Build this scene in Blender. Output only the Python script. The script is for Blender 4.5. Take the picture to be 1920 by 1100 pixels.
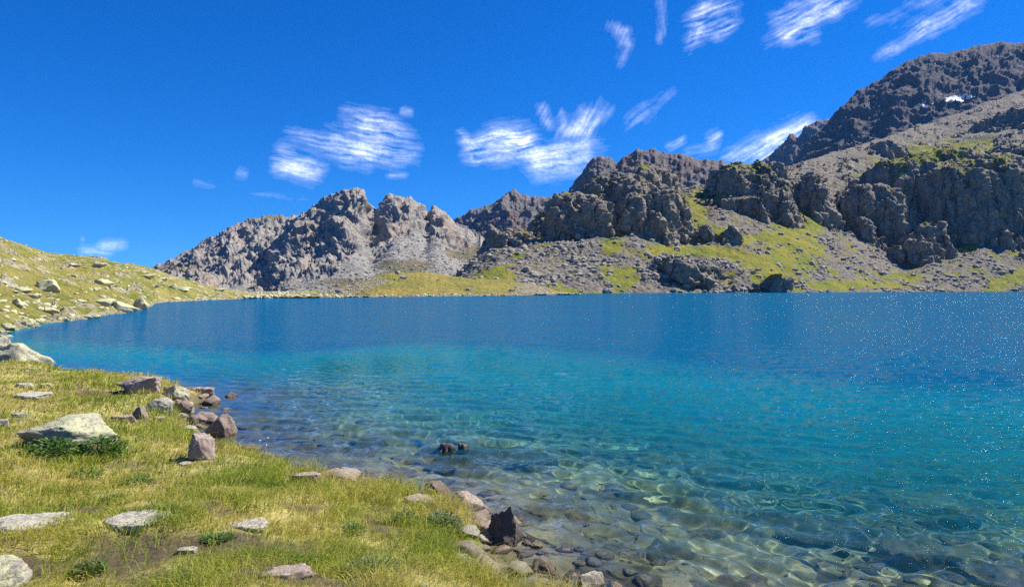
import bpy, math, random
import numpy as np
from mathutils import Vector
R = math.radians
C = bpy.context.scene
COL = C.collection
for o in list(bpy.data.objects): bpy.data.objects.remove(o)
F = 1251.0; H = 2.4; HY = 540.0            # focal length in photo pixels, eye above the water, horizon row
# ------------------------------------------------------------ camera, sky, sun, exposure
cd = bpy.data.cameras.new('camera'); cam = bpy.data.objects.new('camera', cd); COL.objects.link(cam); C.camera = cam
cd.lens = 36*F/1920; cd.sensor_width = 36; cd.shift_y = -(550-HY)/1920; cd.clip_start = .1; cd.clip_end = 60000
cam.location = (0, 0, H); cam.rotation_euler = (R(90), 0, 0)
AZ, EL = R(69), R(47)
w = bpy.data.worlds.new('World'); C.world = w; w.use_nodes = True
wn, wl = w.node_tree.nodes, w.node_tree.links
sky = wn.new('ShaderNodeTexSky'); sky.sky_type = 'NISHITA'; sky.sun_disc = False
sky.sun_elevation = EL; sky.sun_rotation = AZ; sky.altitude = 2600; sky.air_density = 1.0; sky.dust_density = 0.0; sky.ozone_density = 6.0
hs = wn.new('ShaderNodeHueSaturation'); hs.inputs['Saturation'].default_value = 1.3; hs.inputs['Value'].default_value = 1.0; hs.inputs['Hue'].default_value = .5
gm = wn.new('ShaderNodeGamma'); gm.inputs[1].default_value = 1.0
wl.new(sky.outputs[0], hs.inputs['Color']); wl.new(hs.outputs[0], gm.inputs[0]); 
tn = wn.new('ShaderNodeMix'); tn.data_type = 'RGBA'; tn.blend_type = 'MULTIPLY'; tn.inputs[0].default_value = 1; tn.inputs[7].default_value = (.26, .78, 1.12, 1); wl.new(gm.outputs[0], tn.inputs[6])
# thin dry mountain air: the horizon band keeps its blue (c / (1 + c / limit))
dv = wn.new('ShaderNodeMix'); dv.data_type = 'RGBA'; dv.blend_type = 'DIVIDE'; dv.inputs[0].default_value = 1; dv.inputs[7].default_value = (1.6, 7.5, 24., 1); wl.new(tn.outputs[2], dv.inputs[6])
ad = wn.new('ShaderNodeMix'); ad.data_type = 'RGBA'; ad.blend_type = 'ADD'; ad.inputs[0].default_value = 1; ad.inputs[7].default_value = (1, 1, 1, 1); wl.new(dv.outputs[2], ad.inputs[6])
d2 = wn.new('ShaderNodeMix'); d2.data_type = 'RGBA'; d2.blend_type = 'DIVIDE'; d2.inputs[0].default_value = 1; wl.new(tn.outputs[2], d2.inputs[6]); wl.new(ad.outputs[2], d2.inputs[7]); wl.new(d2.outputs[2], wn['Background'].inputs[0])
wn['Background'].inputs[1].default_value = .10
sl = bpy.data.lights.new('sun', 'SUN'); sl.energy = 5; sl.angle = R(.5); sl.color = (1, .94, .84); sl.cycles.is_caustics_light = True
so = bpy.data.objects.new('sun', sl); COL.objects.link(so)
so.rotation_euler = Vector((math.sin(AZ)*math.cos(EL), math.cos(AZ)*math.cos(EL), math.sin(EL))).to_track_quat('Z', 'Y').to_euler()
C.view_settings.view_transform = 'Standard'; C.view_settings.look = 'None'; C.view_settings.exposure = .85; C.view_settings.gamma = 1
C.cycles.use_denoising = False; C.cycles.sample_clamp_indirect = 4; C.cycles.sample_clamp_direct = 9; C.cycles.max_bounces = 8; C.cycles.transparent_max_bounces = 12

# ------------------------------------------------------------ numpy noise
_r = np.random.default_rng(11); PT = _r.permutation(4096).astype(np.int64); PT = np.concatenate([PT, PT, PT])
GR = _r.normal(size=(4096, 3)); GR /= np.linalg.norm(GR, axis=1)[:, None]
RV = _r.random((4096, 3))
def hsh(i, j, k): return PT[PT[PT[i & 4095] + (j & 4095)] + (k & 4095)]
def perlin(x, y, z=0.0):
    x, y, z = np.broadcast_arrays(np.asarray(x, float), y, z)
    xi, yi, zi = np.floor(x).astype(np.int64), np.floor(y).astype(np.int64), np.floor(z).astype(np.int64)
    fx, fy, fz = x-xi, y-yi, z-zi
    u, v, t = [q*q*q*(q*(q*6-15)+10) for q in (fx, fy, fz)]
    out = 0
    for a in (0, 1):
        for b in (0, 1):
            for c in (0, 1):
                g = GR[hsh(xi+a, yi+b, zi+c)]
                d = g[..., 0]*(fx-a)+g[..., 1]*(fy-b)+g[..., 2]*(fz-c)
                out = out + d*(u if a else 1-u)*(v if b else 1-v)*(t if c else 1-t)
    return out*1.6
def fbm(x, y, z=0.0, o=5, g=.5, l=2.03):
    s = 0; a = 1; f = 1
    for i in range(o): s = s+a*perlin(x*f+i*7.3, y*f+i*3.1, np.asarray(z)*f+i*5.7); a *= g; f *= l
    return s
def ridged(x, y, z=0.0, o=5, g=.55, l=2.1):
    s = 0; a = 1; f = 1; wgt = 1
    for i in range(o):
        n = 1-np.abs(perlin(x*f+i*7.3, y*f+i*3.1, np.asarray(z)*f+i*5.7))*1.6; n = np.clip(n, 0, 1)**2
        s = s+a*n*wgt; wgt = np.clip(n*1.6, 0, 1); a *= g; f *= l
    return s-.8
def worley(x, y, z=0.0, tilt=False):
    """returns nearest, second nearest distance and a random value (-1..1) of the cell"""
    x, y, z = np.broadcast_arrays(np.asarray(x, float), y, z)
    xi, yi, zi = np.floor(x).astype(np.int64), np.floor(y).astype(np.int64), np.floor(z).astype(np.int64)
    d1 = np.full(x.shape, 9.); d2 = d1.copy(); val = np.zeros(x.shape); til = np.zeros(x.shape)
    for a in (-1, 0, 1):
        for b in (-1, 0, 1):
            for c in (-1, 0, 1):
                h = hsh(xi+a, yi+b, zi+c); p = RV[h]
                ox, oy, oz = x-xi-a-p[..., 0], y-yi-b-p[..., 1], z-zi-c-p[..., 2]; d = np.sqrt(ox*ox+oy*oy+oz*oz)
                m = d < d1
                d2 = np.where(m, d1, np.minimum(d2, d)); val = np.where(m, RV[PT[h]][..., 0]*2-1, val); d1 = np.where(m, d, d1)
                if tilt: g = GR[PT[h]]; til = np.where(m, g[..., 0]*ox+g[..., 1]*oy+g[..., 2]*oz, til)
    return (d1, d2, val, til) if tilt else (d1, d2, val)
def sstep(a, b, x): t = np.clip((x-a)/(b-a), 0, 1); return t*t*(3-2*t)
def smax(a, b, k): h = np.clip(.5+.5*(a-b)/k, 0, 1); return b+(a-b)*h+k*h*(1-h)
def curve(pts, x):
    """smooth (Catmull-Rom) interpolation through pts [(x, a, b...)] -> tuple of arrays"""
    p = np.array(pts, float); X = p[:, 0]; x = np.asarray(x, float); xc = np.clip(x, X[0], X[-1])
    i = np.clip(np.searchsorted(X, xc, 'right')-1, 0, len(X)-2); out = []
    h = X[i+1]-X[i]; t = (xc-X[i])/h
    for k in range(1, p.shape[1]):
        V = p[:, k]; s = np.diff(V)/np.diff(X)
        m = np.zeros(len(X)); m[1:-1] = np.where(s[1:]*s[:-1] > 0, 2*s[1:]*s[:-1]/(s[1:]+s[:-1]+1e-12), 0); m[0] = s[0]; m[-1] = s[-1]
        out.append((2*t**3-3*t**2+1)*V[i]+(t**3-2*t**2+t)*h*m[i]+(-2*t**3+3*t**2)*V[i+1]+(t**3-t**2)*h*m[i+1])
    return out if len(out) > 1 else out[0]
def wx(px, Y): return (np.asarray(px)-960)/F*Y
def wz(py, Y): return H+(HY-np.asarray(py))/F*Y

# ------------------------------------------------------------ mesh helpers
def new_mesh(name, v, f, mat=None, smooth=True, parent=None, attrs=None):
    v = np.asarray(v, 'f').reshape(-1, 3); f = np.asarray(f, 'i'); n = f.shape[1]
    m = bpy.data.meshes.new(name); m.vertices.add(len(v)); m.vertices.foreach_set('co', v.ravel())
    m.loops.add(f.size); m.loops.foreach_set('vertex_index', f.ravel())
    m.polygons.add(len(f)); m.polygons.foreach_set('loop_start', np.arange(0, f.size, n, dtype='i'))
    m.update(calc_edges=True); m.polygons.foreach_set('use_smooth', np.full(len(f), smooth))
    for k, a in (attrs or {}).items():
        at = m.attributes.new(k, 'FLOAT', 'POINT'); at.data.foreach_set('value', np.asarray(a, 'f').ravel())
    if mat: m.materials.append(mat)
    o = bpy.data.objects.new(name, m); COL.objects.link(o)
    if parent: o.parent = parent
    return o
def grid_faces(ny, nx, keep=None):
    i = np.arange(ny*nx).reshape(ny, nx)
    f = np.stack([i[:-1, :-1], i[:-1, 1:], i[1:, 1:], i[1:, :-1]], -1).reshape(-1, 4)
    if keep is not None: f = f[keep.ravel()[f].any(1)]
    return f
def compact(v, f, attrs=None):
    u, inv = np.unique(f, return_inverse=True); inv = inv.reshape(f.shape)
    return v[u], inv, {k: np.asarray(a).ravel()[u] for k, a in (attrs or {}).items()}
def tag(o, label=None, cat=None, group=None, kind=None):
    for k, x in (('label', label), ('category', cat), ('group', group), ('kind', kind)):
        if x: o[k] = x
    return o
def normals(P):
    a = np.gradient(P, axis=1); b = np.gradient(P, axis=0); n = np.cross(a, b); n /= np.linalg.norm(n, axis=-1)[..., None]+1e-9
    s = np.where(n[..., 2:] < 0, -1, 1); return n*s

# ------------------------------------------------------------ materials
class Mat:
    def __init__(s, name):
        s.m = bpy.data.materials.new(name); s.m.use_nodes = True; s.n = s.m.node_tree.nodes; s.l = s.m.node_tree.links
        s.b = s.n['Principled BSDF']; s.out = s.n['Material Output']; s.co = s.n.new('ShaderNodeTexCoord'); s.geo = s.n.new('ShaderNodeNewGeometry')
    def set(s, sock, v):
        if isinstance(v, bpy.types.NodeSocket): s.l.new(v, sock)
        elif v is not None: sock.default_value = (*v, 1) if isinstance(v, tuple) and len(v) == 3 and sock.type == 'RGBA' else v
    def noise(s, scale, detail=6, rough=.6, vec=None, dist=0):
        t = s.n.new('ShaderNodeTexNoise'); t.inputs['Scale'].default_value = scale; t.inputs['Detail'].default_value = detail; t.inputs['Roughness'].default_value = rough; t.inputs['Distortion'].default_value = dist
        s.l.new(vec or s.co.outputs['Object'], t.inputs['Vector']); return t.outputs['Fac']
    def vor(s, scale, feat='F1', out='Distance', vec=None, rnd=1):
        t = s.n.new('ShaderNodeTexVoronoi'); t.feature = feat; t.inputs['Scale'].default_value = scale; t.inputs['Randomness'].default_value = rnd
        s.l.new(vec or s.co.outputs['Object'], t.inputs['Vector']); return t.outputs[out]
    def vec(s, scale, rot=(0, 0, 0), src=None):
        t = s.n.new('ShaderNodeMapping'); t.inputs['Scale'].default_value = scale; t.inputs['Rotation'].default_value = rot
        s.l.new(src or s.co.outputs['Object'], t.inputs['Vector']); return t.outputs[0]
    def ramp(s, fac, stops):
        t = s.n.new('ShaderNodeValToRGB'); e = t.color_ramp.elements
        while len(e) < len(stops): e.new(.5)
        for k, (p, c) in enumerate(stops): e[k].position = p; e[k].color = (*c, 1) if isinstance(c, tuple) else (c, c, c, 1)
        s.l.new(fac, t.inputs[0]); return t.outputs[0]
    def mix(s, f, a, b, mode='MIX'):
        t = s.n.new('ShaderNodeMix'); t.data_type = 'RGBA'; t.blend_type = mode
        s.set(t.inputs[0], f); s.set(t.inputs[6], a); s.set(t.inputs[7], b); return t.outputs[2]
    def math(s, op, a, b=None, c=None, clamp=False):
        t = s.n.new('ShaderNodeMath'); t.operation = op; t.use_clamp = clamp
        for k, v in enumerate((a, b, c)):
            if v is not None: s.set(t.inputs[k], v)
        return t.outputs[0]
    def attr(s, name):
        t = s.n.new('ShaderNodeAttribute'); t.attribute_name = name; return t.outputs['Fac']
    def rnd(s):
        t = s.n.new('ShaderNodeObjectInfo'); return t.outputs['Random']
    def bump(s, h, strength, dist, nrm=None):
        t = s.n.new('ShaderNodeBump'); t.inputs['Strength'].default_value = strength; t.inputs['Distance'].default_value = dist
        s.l.new(h, t.inputs['Height'])
        if nrm: s.l.new(nrm, t.inputs['Normal'])
        return t.outputs[0]
    def done(s, col, rough=.9, nrm=None, spec=.25):
        s.set(s.b.inputs['Base Color'], col); s.set(s.b.inputs['Roughness'], rough); s.b.inputs['Specular IOR Level'].default_value = spec
        if nrm: s.l.new(nrm, s.b.inputs['Normal'])
        return s.m
def mountain_mat(name, rock, rock2, scree, grass, sc=1.0, rust=None, dry=None):
    """rock / scree / grass chosen by attributes 'grass' and 'scree'; sc = size of the features in metres"""
    M = Mat(name)
    n1 = M.noise(.05/sc, 8, .65); n2 = M.noise(.4/sc, 8, .7); n3 = M.noise(1.5/sc, 6, .7)
    strat = M.noise(.35/sc, 6, .7, M.vec((.35, .35, 1), (.25, .1, 0)))
    rc = M.mix(M.ramp(n2, [(.32, 0.), (.68, 1.)]), rock2, rock)
    rc = M.mix(M.ramp(strat, [(.4, 0.), (.6, .55)]), rc, tuple(x*.62 for x in rock))
    if rust: rc = M.mix(M.ramp(n1, [(.5, 0.), (.62, .75)]), rc, rust)
    crack = M.vor(.35/sc, 'DISTANCE_TO_EDGE', vec=M.vec((1, 1, .55)))
    sv = M.vor(.55/sc, 'F1', 'Color'); svd = M.vor(.55/sc)
    bw = M.n.new('ShaderNodeRGBToBW'); M.l.new(sv, bw.inputs[0])
    sc_c = M.mix(bw.outputs[0], tuple(x*.55 for x in scree), tuple(min(1, x*1.35) for x in scree))
    sc_c = M.mix(M.ramp(n3, [(.35, .5), (.6, 0.)]), sc_c, tuple(x*.4 for x in scree))
    gc = M.mix(M.ramp(n2, [(.3, 0.), (.7, 1.)]), tuple(x*.6 for x in grass), grass)
    gc = M.mix(M.ramp(n1, [(.42, 0.), (.62, .8)]), gc, (grass[0]*1.35, grass[1]*1.02, grass[2]*1.1))
    if dry: gc = M.mix(M.ramp(M.noise(.12, 6, .65), [(.42, 0.), (.58, 1.)]), gc, dry)
    col = M.mix(M.attr('scree'), rc, sc_c)
    gf = M.math('ADD', M.attr('grass'), M.math('MULTIPLY', M.math('SUBTRACT', n3, .5), 1.1)); gf = M.ramp(gf, [(.42, 0.), (.58, 1.)])
    col = M.mix(gf, col, gc)
    b = M.bump(crack, .5, .8*sc); b = M.bump(n3, .9, 1.2*sc, b); b = M.bump(svd, .5, 1.0*sc, b)
    return M.done(col, .95, b, .15)
def rock_mat(name, c1, c2, lichen, lich=.5, sc=1.0, wet=False):
    M = Mat(name)
    n1 = M.noise(3/sc, 8, .7); n2 = M.noise(11/sc, 8, .75); n3 = M.noise(40/sc, 5, .7); n4 = M.noise(1.6/sc, 5, .6)
    c = M.mix(M.ramp(n1, [(.35, 0.), (.65, 1.)]), c1, c2)
    c = M.mix(M.ramp(n2, [(.36, .8), (.47, 0.)]), c, tuple(x*.35 for x in c1))
    up = M.n.new('ShaderNodeSeparateXYZ'); M.l.new(M.geo.outputs['Normal'], up.inputs[0])
    lf = M.math('ADD', n2, M.math('MULTIPLY', up.outputs[2], .16)); lf = M.math('ADD', lf, M.math('MULTIPLY', M.math('SUBTRACT', n4, .5), .6))
    c = M.mix(M.ramp(lf, [(.72-.3*lich, 0.), (.8-.3*lich, 1.)]), c, lichen)
    dots = M.vor(16/sc, 'F1'); c = M.mix(M.ramp(M.math('ADD', dots, M.math('MULTIPLY', n1, .6)), [(.34, .85), (.42, 0.)]), c, (.03, .03, .028))
    pz = M.n.new('ShaderNodeSeparateXYZ'); M.l.new(M.geo.outputs['Position'], pz.inputs[0])
    wetf = M.ramp(M.math('ADD', pz.outputs[2], M.math('MULTIPLY', n1, .08)), [(.07, 1.), (.12, 0.)])
    c = M.mix(wetf, c, M.mix(1., c, (.66, .62, .52), 'MULTIPLY'))
    hv = M.math('ADD', n2, M.math('MULTIPLY', n3, .35))
    return M.done(c, M.mix(wetf, (.85,)*3, (.35,)*3), M.bump(M.vor(4/sc, 'DISTANCE_TO_EDGE', vec=M.vec((1, 1, 1.6), (.3, .2, .5))), .25, .03*sc, M.bump(hv, .8, .05*sc)), .3)

MT = {}
MT['left_mtn'] = mountain_mat('grey_brown_rock', (.46, .43, .38), (.25, .233, .205), (.34, .325, .295), (.15, .14, .045), 3.2, (.36, .29, .235))
MT['far_mtn'] = mountain_mat('dark_brown_rock', (.27, .24, .22), (.15, .138, .13), (.19, .175, .16), (.09, .1, .04), 4, (.23, .15, .115))
MT['giant'] = mountain_mat('dark_blue_grey_rock', (.17, .155, .15), (.10, .094, .092), (.13, .12, .115), (.09, .1, .04), 4, (.15, .12, .11))  # darker, less rusty base colour than the other far rock
MT['massif'] = mountain_mat('dark_crag_rock', (.45, .395, .31), (.10, .09, .066), (.24, .215, .175), (.21, .24, .035), 1.0)
MT['dun'] = mountain_mat('dry_grass_hill', (.28, .25, .18), (.2, .18, .13), (.32, .28, .19), (.27, .265, .065), 1.0)
MT['hill'] = mountain_mat('hill_turf_and_stone', (.40, .37, .24), (.30, .27, .17), (.42, .38, .26), (.18, .22, .04), .35, None, (.31, .27, .08))

# ------------------------------------------------------------ shore line, heights of the bank and lake bed
def wl_pt(px, py): Y = H*F/(py-HY); return (wx(px, Y), Y)
SHORE = [(-60, 60), (-34, 31), (-22, 23.5), (-17, 21)] + [wl_pt(*p) for p in [(60, 697), (130, 707), (200, 713), (330, 728), (385, 748), (330, 772), (345, 800),
        (400, 838), (395, 862), (470, 868), (560, 902), (640, 916), (730, 940), (800, 962), (870, 985), (895, 1030), (930, 1092), (975, 1125), (1080, 1150), (1280, 1230)]] + [(3.6, 3.7), (7, 2.6), (14, 1), (40, -6), (90, -30)]
LAND = np.array(SHORE+[(90, -120), (-160, -120), (-160, 60)], float)
def shore_dist(x, y):
    """distance from the shore line, positive on the near bank"""
    x = np.asarray(x, float); y = np.asarray(y, float); d = np.full(x.shape, 1e9)
    S = np.array(SHORE, float)
    for a, b in zip(S[:-1], S[1:]):
        ab = b-a; t = np.clip(((x-a[0])*ab[0]+(y-a[1])*ab[1])/(ab@ab), 0, 1)
        d = np.minimum(d, (x-a[0]-t*ab[0])**2+(y-a[1]-t*ab[1])**2)
    ins = np.zeros(x.shape, bool); n = len(LAND)
    for i in range(n):
        x0, y0 = LAND[i]; x1, y1 = LAND[(i+1) % n]
        if y0 == y1: continue
        ins ^= ((y0 > y) != (y1 > y)) & (x < (x1-x0)*(y-y0)/(y1-y0)+x0)
    return np.where(ins, 1, -1)*np.sqrt(d)+.22*fbm(x*.9, y*.9, 3.3, 3)
def near_z(x, y, detail=True):
    x = np.asarray(x, float); y = np.asarray(y, float)
    d = shore_dist(x, y)
    land = .27*(1-np.exp(-np.clip(d, 0, None)/.22))+.075*np.clip(d, 0, 7)+.01*np.clip(d-7, 0, 60)
    wv = np.clip(-d, 0, None); bed = -(.02+.12*wv+.011*wv*wv)*(1+1.8*sstep(-3.5, -11, x)*sstep(9, 16, y))
    z = np.where(d > 0, land, np.maximum(bed, -9))
    if detail:
        z = z+np.where(d > 0, np.clip(d*1.5, 0, 1)*(.09*fbm(x*.5, y*.5, 0, 3)+.035*fbm(x*2.2, y*2.2, 9, 3)), 0)
        r = np.clip(-d*1.2, 0, 1); d1, d2, cv = worley(x*1.1+.3*fbm(x, y, 2, 2), y*1.1, 0)
        e1, e2, ev = worley(x*3.5, y*3.5, 5.)
        z = z+r*(.22*np.clip(cv, -.2, 1)*sstep(0, .3, d2-d1)+.035*(ev*.5+.5)*sstep(0, .25, e2-e1)+.16*fbm(x*.35, y*.35, 7, 3))
        z = np.where((d < 0), np.minimum(z, -.03-.03*wv), z)
    return z
def ground_hit(px, py):
    """where the sight line through a photo pixel meets the near ground"""
    Y = H*F/(py-HY); 
    for _ in range(25):
        z = max(0, float(near_z(np.array([wx(px, Y)]), np.array([Y]))[0])); Y = .5*Y+.5*(H-z)*F/(py-HY)
    return float(wx(px, Y)), float(Y), z

# azimuth samples: dense inside the view, coarse outside; radii growing
def az_samples(n_in, lo=-175, hi=175):
    return np.concatenate([np.linspace(R(lo), R(-46), 90)[:-1], np.linspace(R(-46), R(46), n_in), np.linspace(R(46), R(hi), 90)[1:]])
az = az_samples(1000)
rr = 1/np.linspace(1/.5, 1/70., 620)**1.0
rr = np.unique(np.concatenate([np.linspace(.05, 2.5, 12), 1/np.linspace(1/2.5, 1/16., 520), np.linspace(16, 75, 160)]))
A_, R_ = np.meshgrid(az, rr); GX, GY = R_*np.sin(A_), R_*np.cos(A_); GZ = near_z(GX, GY)
GD = shore_dist(GX, GY)
def soil_fn(x, y):
    s = np.zeros(np.shape(x))
    for px, py, ru, rv in SOIL: s = np.maximum(s, 1-np.hypot((x-px)/ru, (y-py)/rv))
    return sstep(-.1, .5, s+.5*fbm(np.asarray(x)*2, np.asarray(y)*2, 4, 3))
SOIL = []
for px, py, ru, rv in [(235, 1045, .5, .4), (420, 1015, .6, .32), (600, 1092, .5, .2), (190, 740, .8, .5), (330, 1080, .35, .25), (40, 1060, .3, .2), (700, 1030, .25, .2), (150, 960, .3, .2)]:
    a, b, _ = ground_hit(px, py); SOIL.append((a, b, ru, rv))
# near ground material: soil and thatch on the bank, stones and silt on the bed
M = Mat('bank_soil_and_lake_bed')
n1, n2, n3 = M.noise(1.2, 6, .6), M.noise(6, 8, .7), M.noise(30, 5, .7)
soil = M.mix(n2, (.05, .036, .022), (.15, .115, .07))
th = M.mix(M.ramp(n2, [(.35, 0.), (.65, 1.)]), (.26, .23, .07), (.46, .39, .15))
lf = M.ramp(M.attr('land'), [(.3, 0.), (.6, 1.)])
land_c = M.mix(M.attr('soil'), th, soil)
vc = M.vor(2.6, 'F1', 'Color', vec=M.vec((1, 1, .3))); bw = M.n.new('ShaderNodeRGBToBW'); M.l.new(vc, bw.inputs[0])
bed = M.mix(M.ramp(bw.outputs[0], [(.2, 0.), (.8, 1.)]), (.10, .08, .045), (.34, .28, .155))
bed = M.mix(M.ramp(n1, [(.45, 0.), (.62, .6)]), bed, (.40, .36, .22))
bed = M.mix(M.ramp(n2, [(.3, .85), (.5, 0.)]), bed, (.05, .048, .032))
bed = M.mix(M.attr('dark_bed'), bed, M.mix(n2, (.03, .032, .03), (.10, .10, .085)))  # the bed itself is a darker colour off the left shore
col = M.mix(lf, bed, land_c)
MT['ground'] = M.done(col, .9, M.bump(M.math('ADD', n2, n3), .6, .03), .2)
ground = new_mesh('ground', np.stack([GX, GY, GZ], -1), grid_faces(*GX.shape), MT['ground'], True, None, {'land': sstep(-.1, .08, GD+.06*fbm(GX*2, GY*2, 8, 2))*1., 'soil': np.maximum(soil_fn(GX, GY), .9*sstep(.32, .05, GD)), 'dark_bed': sstep(-.5, -4.5, GX+.35*(GY-9)+1.2*fbm(GX*.4, GY*.4, 5, 3))*.8})
tag(ground, 'grassy bank running down into the stony lake bed', kind='structure'); ground.cycles.is_caustics_receiver = True
# the land under everything, out to the horizon
gx = np.linspace(-6000, 6000, 49); X, Y = np.meshgrid(gx, gx)
rad = np.hypot(X, Y); Z = -10.5-0*X
M = Mat('distant_ground'); n1 = M.noise(.002, 8, .6)
o = new_mesh('valley_floor', np.stack([X, Y, Z], -1), grid_faces(*X.shape), M.done(M.mix(n1, (.1, .1, .05), (.18, .16, .1)), .95)); tag(o, kind='structure')

# ------------------------------------------------------------ mountains: height surfaces sampled evenly as seen
def polar_surface(name, px, Ymin, Ymax, zf, rows, mat, disp, label, masks, keep=None):
    """px columns, zf(X, Y) height; rows spread evenly along each column's profile; disp(P, N, px) moves the rock out"""
    ny = 900; t = np.linspace(0, 1, ny)
    lo, hi = (np.asarray(Ymin)*np.ones(len(px)), np.asarray(Ymax)*np.ones(len(px)))
    Yd = lo[None]*(hi/lo)[None]**t[:, None]; PX = np.broadcast_to(px, Yd.shape); Xd = wx(PX, Yd); Zd = zf(Xd, Yd)
    sy = F*(Zd-H)/Yd; ang = np.log(Yd/lo[None])*F*.12
    ds = np.abs(np.diff(sy, axis=0))+np.diff(ang, axis=0)
    # the back slope, which the camera cannot see, gets fewer rows
    s = np.concatenate([np.zeros((1, len(px))), np.cumsum(ds, 0)]); s /= s[-1]
    k = np.ones(9)/9; 
    sp = np.pad(s, ((0, 0), (4, 4)), mode='edge'); s = sum(sp[:, i:i+len(px)]*k[i] for i in range(9))
    tt = np.linspace(0, 1, rows); Yo = np.empty((rows, len(px)))
    for c in range(len(px)): Yo[:, c] = np.interp(tt, s[:, c], Yd[:, c])
    PX = np.broadcast_to(px, Yo.shape); Xo = wx(PX, Yo); P = np.stack([Xo, Yo, zf(Xo, Yo)], -1)
    N = normals(P); PY = HY-F*(P[..., 2]-H)/Yo
    msk = masks(P, N, PX, PY); P2 = disp(P, N, PX, PY, msk)
    f = grid_faces(*Yo.shape)
    o = new_mesh(name, P2, f, mat, True, None, {k: np.clip(v, 0, 1) for k, v in msk.items()})
    tag(o, label, kind='structure'); o['_'] = 0; del o['_']
    return o, P2, msk, PX, PY
def blocky(P, sc, sq=.6):
    """displacement of fractured rock, about -1..1, blocks of size sc"""
    w_ = np.stack([fbm(P[..., 0]/sc*.7, P[..., 1]/sc*.7, P[..., 2]/sc*.7+9*i, 2) for i in range(3)], -1)*.35
    q = P/sc+w_; d1, d2, v, t = worley(q[..., 0], q[..., 1], q[..., 2]*sq, True)
    return v*.45+t*1.3+.15*sstep(0, .12, d2-d1)
def ell(PX, PY, cx, cy, rx, ry, rot=0):
    c, s = math.cos(R(rot)), math.sin(R(rot)); dx, dy = PX-cx, PY-cy
    return 1-np.hypot((dx*c+dy*s)/rx, (-dx*s+dy*c)/ry)
def patches(PX, PY, lst, nz):
    g = np.full(PX.shape, -1.)
    for e in lst: g = np.maximum(g, ell(PX, PY, *e))
    return sstep(-.25, .35, g+nz)

SURF = {}
# --- left rocky mountain, back ridge and front mass with two towers
def ridge_fn(sky_pts, foot_pts, prof, back=1.5, jag=0.):
    """height from skyline (px, py, Y), foot (px, py, Y) and a profile list (t, f)"""
    tp = np.array([p[0] for p in prof]); fp = np.array([p[1] for p in prof])
    tx = np.linspace(sky_pts[0][0], sky_pts[-1][0], 700); ty = curve(sky_pts, tx)[0]; kw = max(3, int(34/(tx[1]-tx[0]))); ker = np.hanning(2*kw+1); ker /= ker.sum()
    tsm = np.convolve(np.pad(ty, kw, mode='edge'), ker, 'valid')
    def zf(X, Y):
        px = np.clip(960+F*X/Y, sky_pts[0][0], sky_pts[-1][0])
        spy, sY = curve(sky_pts, px); fpy, fY = curve(foot_pts, px)
        if jag: spy = np.interp(px, [p[0] for p in sky_pts], [p[1] for p in sky_pts])-jag*(.9*ridged(px/26., 3.1, sY[0, 0]/100, 4)+.35)
        t = (Y-fY)/(sY-fY); top = sstep(.6, .98, t); spy = spy*top+(np.interp(px, tx, tsm)+1.5)*(1-top); zs = wz(spy, sY); z0 = wz(fpy, fY)
        up = z0+(zs-z0)*np.interp(t, tp, fp)
        # once past the crest the land falls away as fast as it rose
        dn = zs-(zs-z0)*np.clip((t-1)*back, 0, 1)
        return np.where(t < 0, z0+t*(zs-z0)*.5, np.where(t <= 1, up, dn))
    return zf
def mtn_disp(big, mid, sc, lean=0.0, rk=lambda m: 1-m['scree'], fine=1.0):
    def d(P, N, PX, PY, m):
        rock = rk(m)[..., None]
        x, y, z = P[..., 0], P[..., 1], P[..., 2]
        g = .5*ridged(x/sc*.42+lean*.5*z/sc, y/sc*.3, z/sc*.16+3, 3)+.5*ridged(x/sc+lean*z/sc, y/sc*.6, z/sc*.24, 5)+.6*ridged(x/sc*.6-lean*1.3*z/sc, y/sc*.5, z/sc*.3+7, 4)          # steep ribs and gullies
        b = blocky(P, sc*.6, .34)*.8+blocky(P, sc*.24, .45)*.4
        f_ = fbm(x/sc*6, y/sc*6, z/sc*6, 4)
        rock = rock*(.3+.7*sstep(0, 34, z.max(0)[None]-z))[..., None]
        Q = P+N*(rock*(big*g+mid*b+mid*.2*f_)[..., None])
        Q = Q+N*((1-rock)[..., 0]*(fine*(.5*fbm(x/sc*2, y/sc*2, z/sc*2, 5)+.4*fbm(x/sc*14, y/sc*14, z/sc*14, 3))))[..., None]
        return Q
    return d
def cols(a, b, step=1.45): return np.linspace(a, b, int((b-a)/step))
# back ridge
zf = ridge_fn([(200, 545, 1250), (280, 503, 1300), (330, 482, 1320), (400, 442, 1350), (440, 422, 1380), (480, 408, 1400), (540, 405, 1420), (600, 402, 1450), (720, 420, 1450)],
              [(200, 552, 900), (400, 552, 800), (720, 552, 800)], [(0, 0), (.25, .12), (.5, .42), (.85, .9), (1, 1)], 1.5, 4)
def mk(P, N, PX, PY):
    nz = .4*fbm(P[..., 0]/60, P[..., 1]/60, P[..., 2]/60, 4)
    return {'scree': patches(PX, PY, [(470, 550, 120, 14)], nz), 'grass': .5*patches(PX, PY, [(500, 412, 70, 9), (330, 505, 80, 9)], nz)}
o, *_ = polar_surface('mountain', cols(200, 720, 1.3), 780, 1700, zf, 330, MT['left_mtn'], mtn_disp(13, 5, 36, .6), 'low grey rock ridge at the left end of the far mountains', mk)
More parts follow.
